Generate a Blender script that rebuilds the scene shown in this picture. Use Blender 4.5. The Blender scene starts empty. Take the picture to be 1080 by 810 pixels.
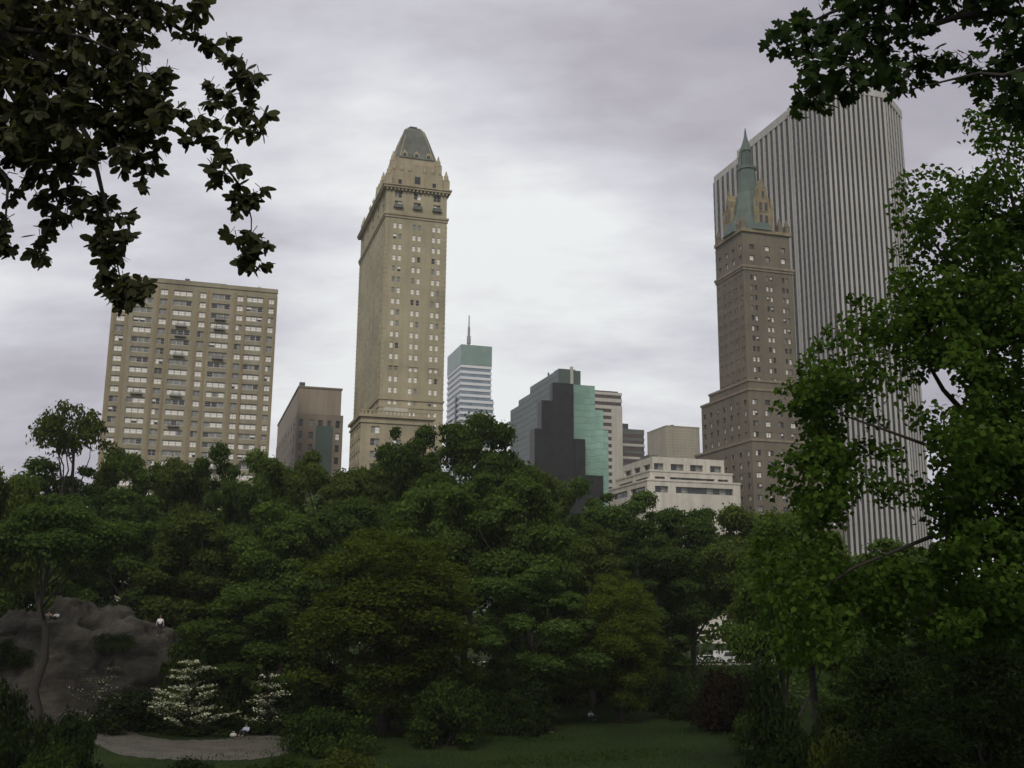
import bpy, bmesh, math, random
import numpy as np
from mathutils import Matrix, Vector
R = math.radians
random.seed(7)
scene = bpy.context.scene
COL = scene.collection
CAMZ = 9.0
PITCH = math.atan((645 - 405) / 1120.0)
ROLL = R(.47)

# ------------------------------------------------------------------ camera
cam_d = bpy.data.cameras.new('camera')
cam = bpy.data.objects.new('camera', cam_d); COL.objects.link(cam)
cam_d.sensor_width = 36; cam_d.lens = 36 * 1120 / 1080.0
cam_d.clip_start = .1; cam_d.clip_end = 12000
cam.matrix_world = Matrix.Translation((0, 0, CAMZ)) @ Matrix.Rotation(R(90) + PITCH, 4, 'X') @ Matrix.Rotation(ROLL, 4, 'Z')
scene.camera = cam

def ray(px, py):
    x = px - 540; y = 405 - py
    xr = x * math.cos(ROLL) - y * math.sin(ROLL); yr = x * math.sin(ROLL) + y * math.cos(ROLL)
    f = 1120.0
    return Vector((xr / f, math.cos(PITCH) - yr / f * math.sin(PITCH), math.sin(PITCH) + yr / f * math.cos(PITCH)))
def at(px, py, Y):
    d = ray(px, py); return Vector((0, 0, CAMZ)) + d * (Y / d.y)
def at_h(px, py, z):
    d = ray(px, py); return Vector((0, 0, CAMZ)) + d * ((z - CAMZ) / d.z)
def sstep(a, b, x):
    t = max(0., min(1., (x - a) / (b - a))); return t * t * (3 - 2 * t)
def ground(x, y):
    r = math.hypot(x * .85, y)
    return 7.2 * (1 - sstep(5, 47, r))

# ------------------------------------------------------------------ materials
def nodes(name):
    m = bpy.data.materials.new(name); m.use_nodes = True
    nt = m.node_tree; b = nt.nodes['Principled BSDF']
    return m, nt, b
def ramp(nt, fac, stops):
    n = nt.nodes.new('ShaderNodeValToRGB'); e = n.color_ramp.elements
    while len(e) < len(stops): e.new(.5)
    for i, (p, c) in enumerate(stops):
        e[i].position = p; e[i].color = (*c, 1) if len(c) == 3 else c
    if fac is not None: nt.links.new(fac, n.inputs[0])
    return n.outputs[0]
def noise(nt, scale, vec=None, detail=5, rough=.6, stretch=None, rot=None):
    n = nt.nodes.new('ShaderNodeTexNoise'); n.inputs['Scale'].default_value = scale
    n.inputs['Detail'].default_value = detail; n.inputs['Roughness'].default_value = rough
    if stretch is not None:
        mp = nt.nodes.new('ShaderNodeMapping'); mp.inputs['Scale'].default_value = stretch
        if rot: mp.inputs['Rotation'].default_value = rot
        if vec is not None: nt.links.new(vec, mp.inputs[0])
        vec = mp.outputs[0]
    if vec is not None: nt.links.new(vec, n.inputs['Vector'])
    return n.outputs['Fac']
def objco(nt): return nt.nodes.new('ShaderNodeTexCoord').outputs['Object']
def mixc(nt, fac, a, b, mode='MIX'):
    n = nt.nodes.new('ShaderNodeMix'); n.data_type = 'RGBA'; n.blend_type = mode
    for s, v in ((n.inputs[0], fac), (n.inputs[6], a), (n.inputs[7], b)):
        if isinstance(v, (int, float)): s.default_value = v
        elif isinstance(v, tuple): s.default_value = (*v, 1)
        else: nt.links.new(v, s)
    return n.outputs[2]
def sc(c, k): return tuple(min(1, v * k) for v in c)
def mat_wall(name, c, var=.18, big=.05, streak=True, rough=.85, tint=None):
    m, nt, b = nodes(name); co = objco(nt)
    n1 = noise(nt, big, co, 6, .65)
    col = ramp(nt, n1, [(.3, sc(c, 1 - var)), (.7, sc(c, 1 + var))])
    if streak:
        n2 = noise(nt, 1.0, co, 4, .6, (.5, .5, .035))
        col = mixc(nt, .5, col, ramp(nt, n2, [(.3, (.58, .57, .54)), (.62, (1, 1, 1))]), 'MULTIPLY')
    n3 = noise(nt, 1.3, co, 3, .6, (.5, .5, 1.6))
    col = mixc(nt, .35, col, ramp(nt, n3, [(.35, tint or (.82, .8, .76)), (.65, (1, 1, 1))]), 'MULTIPLY')
    nt.links.new(col, b.inputs['Base Color']); b.inputs['Roughness'].default_value = rough
    bp = nt.nodes.new('ShaderNodeBump'); bp.inputs['Strength'].default_value = .25; bp.inputs['Distance'].default_value = .1
    nt.links.new(noise(nt, 3, co, 4), bp.inputs['Height']); nt.links.new(bp.outputs[0], b.inputs['Normal'])
    return m
def mat_plain(name, c, rough=.6, metal=0., var=.12, scale=1.5):
    m, nt, b = nodes(name)
    nt.links.new(ramp(nt, noise(nt, scale, objco(nt), 4), [(.3, sc(c, 1 - var)), (.7, sc(c, 1 + var))]), b.inputs['Base Color'])
    b.inputs['Roughness'].default_value = rough; b.inputs['Metallic'].default_value = metal
    return m
def mat_glass(name, c, rough=.12, metal=0., cell=(.35, .35, .3), var=.35, spec=.5):
    # opaque curtain-wall glass, panes slightly out of true so reflections break up
    m, nt, b = nodes(name); co = objco(nt)
    mp = nt.nodes.new('ShaderNodeMapping'); mp.inputs['Scale'].default_value = cell; nt.links.new(co, mp.inputs[0])
    v = nt.nodes.new('ShaderNodeTexVoronoi'); v.distance = 'CHEBYCHEV'; v.inputs['Randomness'].default_value = .15; v.inputs['Scale'].default_value = 1
    nt.links.new(mp.outputs[0], v.inputs['Vector'])
    bw = nt.nodes.new('ShaderNodeSeparateColor'); nt.links.new(v.outputs['Color'], bw.inputs[0])
    nt.links.new(ramp(nt, bw.outputs[0], [(0, sc(c, 1 - var)), (1, sc(c, 1 + var))]), b.inputs['Base Color'])
    b.inputs['Roughness'].default_value = rough; b.inputs['Metallic'].default_value = metal; b.inputs['Specular IOR Level'].default_value = spec
    bp = nt.nodes.new('ShaderNodeBump'); bp.inputs['Strength'].default_value = .12; bp.inputs['Distance'].default_value = .3
    nt.links.new(noise(nt, .25, co, 2), bp.inputs['Height']); nt.links.new(bp.outputs[0], b.inputs['Normal'])
    return m
def mat_leaf(name, c, c2, trans=.35, gloss=.05):
    m, nt, b = nodes(name)
    nt.nodes.remove(b); out = nt.nodes['Material Output']
    g = nt.nodes.new('ShaderNodeNewGeometry'); oi = nt.nodes.new('ShaderNodeObjectInfo')
    col = ramp(nt, g.outputs['Random Per Island'], [(0, sc(c, .65)), (.5, c), (.85, c2), (1, sc(c2, 1.12))])
    n1 = noise(nt, .35, objco(nt), 3)
    col = mixc(nt, .8, col, ramp(nt, n1, [(.35, (.62, .66, .6)), (.65, (1.0, 1, .9))]), 'MULTIPLY')
    hs = nt.nodes.new('ShaderNodeHueSaturation')
    mr = nt.nodes.new('ShaderNodeMapRange'); mr.inputs[3].default_value = .78; mr.inputs[4].default_value = 1.22
    nt.links.new(oi.outputs['Random'], mr.inputs[0]); nt.links.new(mr.outputs[0], hs.inputs['Value'])
    nt.links.new(col, hs.inputs['Color'])
    d = nt.nodes.new('ShaderNodeBsdfDiffuse'); t = nt.nodes.new('ShaderNodeBsdfTranslucent'); gl = nt.nodes.new('ShaderNodeBsdfGlossy')
    gl.inputs['Roughness'].default_value = .45; gl.inputs['Color'].default_value = (.5, .55, .5, 1)
    nt.links.new(hs.outputs[0], d.inputs[0])
    nt.links.new(mixc(nt, 1., hs.outputs[0], (1.15, 1.2, .5), 'MULTIPLY'), t.inputs[0])
    a = nt.nodes.new('ShaderNodeMixShader'); a.inputs[0].default_value = trans
    nt.links.new(d.outputs[0], a.inputs[1]); nt.links.new(t.outputs[0], a.inputs[2])
    fr = nt.nodes.new('ShaderNodeFresnel'); fr.inputs[0].default_value = 1.3
    mu = nt.nodes.new('ShaderNodeMath'); mu.operation = 'MULTIPLY'; mu.inputs[1].default_value = gloss; nt.links.new(fr.outputs[0], mu.inputs[0])
    s = nt.nodes.new('ShaderNodeMixShader'); nt.links.new(mu.outputs[0], s.inputs[0])
    nt.links.new(a.outputs[0], s.inputs[1]); nt.links.new(gl.outputs[0], s.inputs[2])
    nt.links.new(s.outputs[0], out.inputs[0])
    return m

M = {}
M['apt'] = mat_wall('beige_brick', (.32, .29, .205), .22, .09)
M['aptpanel'] = mat_wall('tan_brick', (.31, .245, .15), .12, .2)
M['pierre'] = mat_wall('cream_brick', (.41, .37, .25), .22, .09)
M['pierrestone'] = mat_wall('limestone', (.40, .35, .24), .2, .1)
M['slate'] = mat_wall('weathered_copper_roof', (.135, .145, .125), .3, .25)
M['brown'] = mat_wall('brown_brick', (.25, .215, .18), .15, .05)
M['browncap'] = mat_wall('brown_cap_brick', (.34, .29, .24), .1, .1)
M['sherry'] = mat_wall('brownstone_brick', (.172, .15, .11), .22, .06)
M['sherrytrim'] = mat_wall('carved_stone', (.25, .21, .15), .25, .3)
M['ochre'] = mat_wall('ochre_terracotta', (.26, .215, .125), .3, .4)
M['copper'] = mat_wall('green_copper', (.085, .125, .108), .3, .3, rough=.6)
M['marble'] = mat_wall('white_marble', (.50, .49, .465), .1, .02)
M['darkstrip'] = mat_glass('dark_strip_glass', (.018, .02, .022), .2, 0, (.5, .5, .28), .5)
M['teal'] = mat_glass('teal_panel', (.20, .30, .26), .3, 0, (.3, .3, .25), .1)
M['bandwhite'] = mat_plain('white_spandrel', (.72, .74, .76), .4, 0, .05)
M['bandglass'] = mat_glass('blue_grey_glass', (.22, .28, .32), .12, .3, (.4, .4, .28), .2)
M['greyglass'] = mat_glass('grey_green_glass', (.06, .095, .082), .35, 0, (.3, .3, .28), .18)
M['reflectglass'] = mat_glass('dark_reflection_glass', (.007, .010, .009), .35, 0, (.3, .3, .28), .6, .25)  # reflection of a dark building put into the glass colour
M['greenglass'] = mat_glass('pale_green_glass', (.30, .50, .40), .15, .35, (.3, .3, .28), .12)
M['palestone'] = mat_wall('pale_concrete', (.56, .54, .48), .1, .08)
M['boxstone'] = mat_wall('ribbed_concrete', (.44, .41, .32), .1, .08)
M['terrace'] = mat_wall('white_terrace_stone', (.62, .59, .52), .12, .12)
M['brownband'] = mat_glass('brown_band_glass', (.07, .05, .045), .25, 0, (.3, .3, .28), .3)
M['dark'] = mat_plain('dark_metal', (.035, .035, .037), .5, .2)
M['greydark'] = mat_wall('grey_cladding', (.12, .125, .12), .12, .1)
M['rail'] = mat_plain('balcony_metal', (.085, .088, .085), .6)
M['frame'] = mat_plain('window_frame', (.42, .40, .36), .6)
M['framedark'] = mat_plain('window_frame_dark', (.10, .09, .08), .6)
M['wglass'] = mat_glass('window_glass', (.03, .035, .038), .08, 0, (1, 1, 1), .4, .6)
M['wglass2'] = mat_glass('window_glass_curtained', (.22, .23, .21), .1, 0, (1, 1, 1), .25, .6)
M['blind'] = mat_plain('window_blind', (.86, .85, .78), .5, 0, .04)
M['steel'] = mat_plain('mast_steel', (.25, .26, .27), .5, .5)
M['bark'] = mat_wall('bark', (.028, .023, .018), .3, 2.5)
M['rock'] = None
M['leafA'] = mat_leaf('leaf_mid_green', (.082, .132, .03), (.112, .165, .036), .42)
M['leafB'] = mat_leaf('leaf_deep_green', (.066, .112, .028), (.09, .138, .034), .42)
M['leafC'] = mat_leaf('leaf_yellow_green', (.074, .102, .014), (.10, .128, .019), .42)
M['leafD'] = mat_leaf('leaf_dull_olive', (.088, .124, .03), (.112, .15, .036), .42)
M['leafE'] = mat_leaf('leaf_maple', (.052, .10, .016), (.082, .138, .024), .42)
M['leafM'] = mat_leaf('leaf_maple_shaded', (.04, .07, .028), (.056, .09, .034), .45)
M['leafO'] = mat_leaf('leaf_oak', (.066, .068, .04), (.088, .09, .05), .4)
M['leafK'] = mat_leaf('leaf_shade_dark', (.02, .034, .009), (.03, .048, .012))  # near-black green: shade under the trees put into the leaf colour
M['leafG'] = mat_leaf('leaf_shrub', (.036, .06, .014), (.052, .08, .018))  # green lowered so the leaf colour holds the canopy's shade
M['leafY'] = mat_leaf('leaf_shrub_olive', (.055, .07, .014), (.075, .09, .018))  # olive lowered too, shade from overhead is in the colour
M['leafR'] = mat_leaf('leaf_maroon', (.019, .013, .008), (.026, .017, .01))
M['blade'] = mat_leaf('grass_blade', (.026, .048, .01), (.046, .07, .015), .3)
M['bract'] = mat_leaf('white_bract', (.62, .62, .50), (.78, .78, .68), .2)

# ------------------------------------------------------------------ mesh builder
class MB:
    def __init__(s): s.v = []; s.f = []; s.m = []; s.smooth = []
    def quad(s, a, b, c, d, mi=0, sm=False):
        i = len(s.v); s.v += [tuple(a), tuple(b), tuple(c), tuple(d)]; s.f.append((i, i+1, i+2, i+3)); s.m.append(mi); s.smooth.append(sm)
    def box(s, x0, x1, y0, y1, z0, z1, mi=0, bottom=True):
        i = len(s.v)
        s.v += [(x0,y0,z0),(x1,y0,z0),(x1,y1,z0),(x0,y1,z0),(x0,y0,z1),(x1,y0,z1),(x1,y1,z1),(x0,y1,z1)]
        fs = [(4,5,6,7),(0,1,5,4),(1,2,6,5),(2,3,7,6),(3,0,4,7)] + ([(3,2,1,0)] if bottom else [])
        for f in fs: s.f.append(tuple(i+k for k in f)); s.m.append(mi); s.smooth.append(False)
    def prism(s, poly, z0, z1, mi=0, top=None):
        n = len(poly); i = len(s.v); tp = top or poly
        s.v += [(p[0], p[1], z0) for p in poly] + [(p[0], p[1], z1) for p in tp]
        for k in range(n):
            s.f.append((i+k, i+(k+1) % n, i+n+(k+1) % n, i+n+k)); s.m.append(mi); s.smooth.append(False)
        s.f.append(tuple(i+n+k for k in range(n))); s.m.append(mi); s.smooth.append(False)
        s.f.append(tuple(i+n-1-k for k in range(n))); s.m.append(mi); s.smooth.append(False)
    def rings(s, rings, mi=0, cap=True, sm=True):
        n = len(rings[0]); i = len(s.v)
        for r in rings: s.v += [tuple(p) for p in r]
        for j in range(len(rings)-1):
            for k in range(n):
                s.f.append((i+j*n+k, i+j*n+(k+1) % n, i+(j+1)*n+(k+1) % n, i+(j+1)*n+k)); s.m.append(mi); s.smooth.append(sm)
        if cap:
            s.f.append(tuple(i+n-1-k for k in range(n))); s.m.append(mi); s.smooth.append(False)
            s.f.append(tuple(i+(len(rings)-1)*n+k for k in range(n))); s.m.append(mi); s.smooth.append(False)
    def tube(s, pts, rad, n=7, mi=0):
        pts = [Vector(p) for p in pts]; rr = []
        for j, p in enumerate(pts):
            t = (pts[min(j+1, len(pts)-1)] - pts[max(j-1, 0)]).normalized()
            a = t.cross(Vector((0, 0, 1)) if abs(t.z) < .9 else Vector((1, 0, 0))).normalized(); b = t.cross(a)
            r = rad[j] if hasattr(rad, '__len__') else rad
            rr.append([p + (a*math.cos(2*math.pi*k/n) + b*math.sin(2*math.pi*k/n)) * r for k in range(n)])
        s.rings(rr, mi)
    def lathe(s, prof, n=12, mi=0, c=(0, 0), sm=False, ph=0.):
        s.rings([[(c[0]+r*math.cos(2*math.pi*k/n+ph), c[1]+r*math.sin(2*math.pi*k/n+ph), z) for k in range(n)] for r, z in prof], mi, True, sm)
    def mesh(s, name, mats):
        me = bpy.data.meshes.new(name); me.from_pydata(s.v, [], s.f)
        for m in (mats if isinstance(mats, (list, tuple)) else [mats]): me.materials.append(m)
        me.polygons.foreach_set('material_index', s.m); me.polygons.foreach_set('use_smooth', s.smooth)
        me.update(); return me
    def build(s, name, mats, parent=None, loc=None, stuff=False):
        return put(name, s.mesh(name, mats), parent, loc, 0, stuff)
def put(name, me, parent=None, loc=None, rz=0, stuff=False):
    o = bpy.data.objects.new(name, me); COL.objects.link(o)
    if parent is not None: o.parent = parent
    if loc is not None: o.location = loc
    if rz: o.rotation_euler.z = rz
    if stuff: o['kind'] = 'stuff'
    return o
def thing(name, label, cat, loc=(0, 0, 0), rz=0, group=None):
    o = bpy.data.objects.new(name, None); COL.objects.link(o); o.empty_display_size = .5
    o.location = loc; o.rotation_euler.z = rz; o['label'] = label; o['category'] = cat
    if group: o['group'] = group
    return o
def tag(o, label, cat, group=None):
    o['label'] = label; o['category'] = cat
    if group: o['group'] = group
    return o
def struct(o): o['kind'] = 'structure'; return o

# ------------------------------------------------------------------ buildings
YAW = R(17)
U = Vector((math.cos(YAW), math.sin(YAW), 0)); V = Vector((-math.sin(YAW), math.cos(YAW), 0))
CP, SP, CR, SR = math.cos(PITCH), math.sin(PITCH), math.cos(ROLL), math.sin(ROLL)
def proj(p):
    d = Vector(p) - Vector((0, 0, CAMZ))
    yr = -d.y*SP + d.z*CP; w = d.y*CP + d.z*SP
    xr = d.x / w * 1120; yr = yr / w * 1120
    return 540 + xr*CR + yr*SR, 405 - (-xr*SR + yr*CR)
def extent(p, d, px):                       # how far along d from p until the picture column px
    lo, hi = 0., 400.
    s = 1 if proj(p + d*1)[0] > proj(p)[0] else -1
    for _ in range(50):
        m = (lo+hi)/2
        if (proj(p + d*m)[0] - px) * s < 0: lo = m
        else: hi = m
    return lo
def site(name, label, px, py, H, cat='building', group=None):
    p = at_h(px, py, H)
    return thing(name, label, cat, (p.x, p.y, 0), YAW, group), p

FRONT, SIDE = 'front', 'side'
def facade(mb, side, ox, oy, W, z0, z1, xs, zs, depth=.3, mi=0, skip=()):
    """a wall with real openings; front: runs +x facing -y from (ox,oy); side: runs -y facing -x from (ox,oy)"""
    def P(u, w, z):
        return (ox+u, oy+w, z) if side == FRONT else (ox+w, oy-u, z)
    X = sorted({0., W} | {round(v, 3) for a in xs for v in a}); Z = sorted({z0, z1} | {round(v, 3) for a in zs for v in a})
    oxs = {round(a[0], 3): a for a in xs}; ozs = {round(a[0], 3): a for a in zs}
    out = []
    for i in range(len(X)-1):
        for j in range(len(Z)-1):
            a, b, c, d = X[i], X[i+1], Z[j], Z[j+1]
            if a in oxs and c in ozs and (i, j) not in skip:
                mb.quad(P(a,0,c), P(a,depth,c), P(a,depth,d), P(a,0,d), mi)
                mb.quad(P(b,depth,c), P(b,0,c), P(b,0,d), P(b,depth,d), mi)
                mb.quad(P(a,0,c), P(b,0,c), P(b,depth,c), P(a,depth,c), mi)
                mb.quad(P(a,depth,d), P(b,depth,d), P(b,0,d), P(a,0,d), mi)
                out.append((side, P(a, depth, c), b-a, d-c, a, c))
            else:
                mb.quad(P(a,0,c), P(b,0,c), P(b,0,d), P(a,0,d), mi)
    return out
WM = {}
def window_mesh(w, h, panes, style, frame):
    key = (round(w, 2), round(h, 2), panes, style, frame)
    if key in WM: return WM[key]
    mb = MB(); t = min(.12, w*.08) if panes != 3 else .3
    mb.box(0, w, -.02, .12, 0, t, 0); mb.box(0, w, -.02, .12, h-t, h, 0)
    pw = w / panes
    for i in range(panes+1):
        x = i*pw; mb.box(max(0, x-t/2), min(w, x+t/2), -.015, .11, t, h-t, 0)
    for i in range(panes):
        a, b = i*pw+t/2, (i+1)*pw-t/2
        st = style[i % len(style)]
        if st == 'b': mb.quad((a,.03,t), (b,.03,t), (b,.03,h-t), (a,.03,h-t), 2)
        elif st == 'h':
            mb.quad((a,.03,h*.5), (b,.03,h*.5), (b,.03,h-t), (a,.03,h-t), 2); mb.quad((a,.05,t), (b,.05,t), (b,.05,h*.5), (a,.05,h*.5), 1)
        elif st == 'c': mb.quad((a,.03,t), (b,.03,t), (b,.03,h-t), (a,.03,h-t), 3)
        else: mb.quad((a,.05,t), (b,.05,t), (b,.05,h-t), (a,.05,h-t), 1)
        mb.box(a, b, -.005, .06, h*.48, h*.52, 0)
    mats = [M[frame], M['wglass'], M['blind'], M['wglass2']]
    WM[key] = (mb.mesh('window', mats), mb, mats); return WM[key]
def windows(parent, ops, pick, limit=96, frame='frame', zmin=0):
    """each opening gets a window part; the lowest past the limit share one mesh"""
    ops = sorted(ops, key=lambda o: -o[5])
    rest = MB(); mats = None
    for n, (side, p, w, h, a, c) in enumerate(ops):
        panes, style = pick(w, h, a, c)
        me, mb, mats = window_mesh(w, h, panes, style, frame)
        rz = 0 if side == FRONT else -math.pi/2
        if n < limit: put('window', me, parent, p, rz)
        else:
            i = len(rest.v); cs, sn = math.cos(rz), math.sin(rz)
            rest.v += [(p[0]+x*cs-y*sn, p[1]+x*sn+y*cs, p[2]+z) for x, y, z in mb.v]
            rest.f += [tuple(i+k for k in f) for f in mb.f]; rest.m += mb.m; rest.smooth += mb.smooth
    if rest.v: rest.build('window', mats, parent, stuff=True)
def rnd_style(n, pb, ph, pc):
    s = ''
    for _ in range(n):
        r = random.random(); s += 'b' if r < pb else 'h' if r < pb+ph else 'c' if r < pb+ph+pc else 'd'
    return s
def shell(mb, W, D, z0, z1, ox=0, oy=0, mi=0, front=True, side=True):
    """the faces of a block that carry no openings"""
    x0, x1, y0, y1 = ox, ox+W, oy, oy+D
    mb.quad((x1,y0,z0), (x1,y1,z0), (x1,y1,z1), (x1,y0,z1), mi); mb.quad((x1,y1,z0), (x0,y1,z0), (x0,y1,z1), (x1,y1,z1), mi)
    mb.quad((x0,y0,z1), (x1,y0,z1), (x1,y1,z1), (x0,y1,z1), mi)
    if front: mb.quad((x0,y0,z0), (x1,y0,z0), (x1,y0,z1), (x0,y0,z1), mi)
    if side: mb.quad((x0,y1,z0), (x0,y0,z0), (x0,y0,z1), (x0,y1,z1), mi)
def zat(px, py, p): return at(px, py, p.y).z

def apartment_block():
    H = 104.
    t, p = site('apartment_building', 'wide beige brick apartment block with rows of white windows and small balconies', 121, 289.5, H)
    W = extent(p, U, 292.5); D = 20
    wall = MB(); k = W/100.
    cols = [(4,8.5,1), (16,28,3), (33,37.5,1), (39.5,51.5,3), (56,60,1), (62.5,74.5,3), (78,82,1), (84,95.5,3)]
    cols = [(3,8,1), (13,24,3), (28,32.5,1), (36,47.5,3), (52,56,1), (59.5,71,3), (75,79,1), (81,91.5,3), (95,98.5,1)]
    xs = [(a*k, b*k) for a, b, _ in cols]
    fl = 2.98; top = H-3.0
    zs = []; z = top
    while z > 6: zs.append((z-1.75, z)); z -= fl
    ops = facade(wall, FRONT, 0, 0, W, 0, H-1.2, xs, zs, .35)
    sxs = [(3, 5), (8.5, 10.5), (14.5, 16.5)]
    ops2 = facade(wall, SIDE, 0, D, D, 0, H-1.2, sxs, zs, .35)
    shell(wall, W, D, 0, H-1.2, front=False, side=False)
    wall.build('wall', M['apt'], t)
    pn = MB()
    for i, (a, b, c) in enumerate(cols):
        if c == 1:
            pn.box(a*k-.9, a*k-.25, -.12, .05, 0, H-2.2); pn.box(b*k+.25, b*k+.9, -.12, .05, 0, H-2.2)
    pn.build('brick_panel', M['aptpanel'], t)
    cp = MB(); cp.box(-.25, W+.25, -.25, D+.25, H-1.2, H); cp.build('parapet', M['apt'], t)
    ph = MB(); ph.box(W*.25, W*.68, 5, D-4, H, H+1.7); ph.box(W*.42, W*.45, 6, 8, H+1.7, H+2.6); ph.build('penthouse', M['greydark'], t)
    pp = MB(); pp.box(W*.88, W*.9, 4, 5, H, H+1.6); pp.build('roof_vent', M['palestone'], t)
    def pick(w, h, a, c):
        n = 3 if w > 3 else 2
        r = random.random()
        if r < .56: st = rnd_style(n, .9, .05, .05)
        elif r < .62: st = rnd_style(n, .4, .2, .3)
        else: st = rnd_style(n, .04, .04, .65)
        return n, st
    windows(t, ops + ops2, pick, 100)
    b = MB(); bw = cols[1]; w = (bw[1]-bw[0])*k*.62
    b.box(0, w, -.8, 0, 0, .15); b.box(0, w, -.8, -.76, .88, .95); b.box(0, .05, -.76, 0, .88, .95); b.box(w-.05, w, -.76, 0, .88, .95)
    for i in range(16): b.box(w*i/15.5, w*i/15.5+.09, -.79, -.77, .15, .88)
    me = b.mesh('balcony', M['rail'])
    n = 0
    for ci in (1, 3, 5, 7):
        a, bb, _ = cols[ci]
        for j in range(1, len(zs)):
            if (j + (ci//2)) % 3 != 0 and random.random() < .28 and n < 60:
                put('balcony', me, t, ((a+bb)/2*k - w/2, -.0, zs[j][0]-.5)); n += 1
apartment_block()

def brown_block():
    H = 84.
    t, p = site('office_building', 'low dark brown brick block with a blank tan top storey', 315, 406.7, H)
    W = extent(p, U, 363.3); D = extent(p, V, 292.6)
    w = MB()
    zs = []; z = H-11.5
    while z > 20: zs.append((z-2.4, z)); z -= 4.2
    xs = [(W*a, W*b) for a, b in ((.05,.13), (.26,.36), (.46,.56), (.66,.74), (.84,.93))]
    ops = facade(w, FRONT, 0, 0, W, 0, H-9.5, xs, zs, .4)
    ys = [(D*(.06+.115*i), D*(.06+.115*i)+3.2) for i in range(8)]
    ops += facade(w, SIDE, 0, D, D, 0, H-9.5, ys, zs, .4)
    shell(w, W, D, 0, H-9.5, front=False, side=False)
    w.build('wall', M['brown'], t)
    c = MB(); c.box(.15, W-.9, .15, D, H-9.5, H-.6); c.build('upper_wall', M['browncap'], t)
    c = MB(); c.box(-.1, W-.6, -.1, D+.1, H-.6, H); c.build('parapet', M['brown'], t)
    c = MB(); c.box(.4, 2.2, .5, 2.5, H, H+1.4); c.build('roof_tank', M['greydark'], t)
    g = MB(); g.box(W*.42, W*.78, -.18, 0, 0, H-13.5); g.build('glass_bay', M['greyglass'], t)
    windows(t, ops, lambda w, h, a, c: (1, 'b' if random.random() < .16 else 'd' if random.random() < .6 else 'c'), 90, 'framedark')
brown_block()

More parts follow.
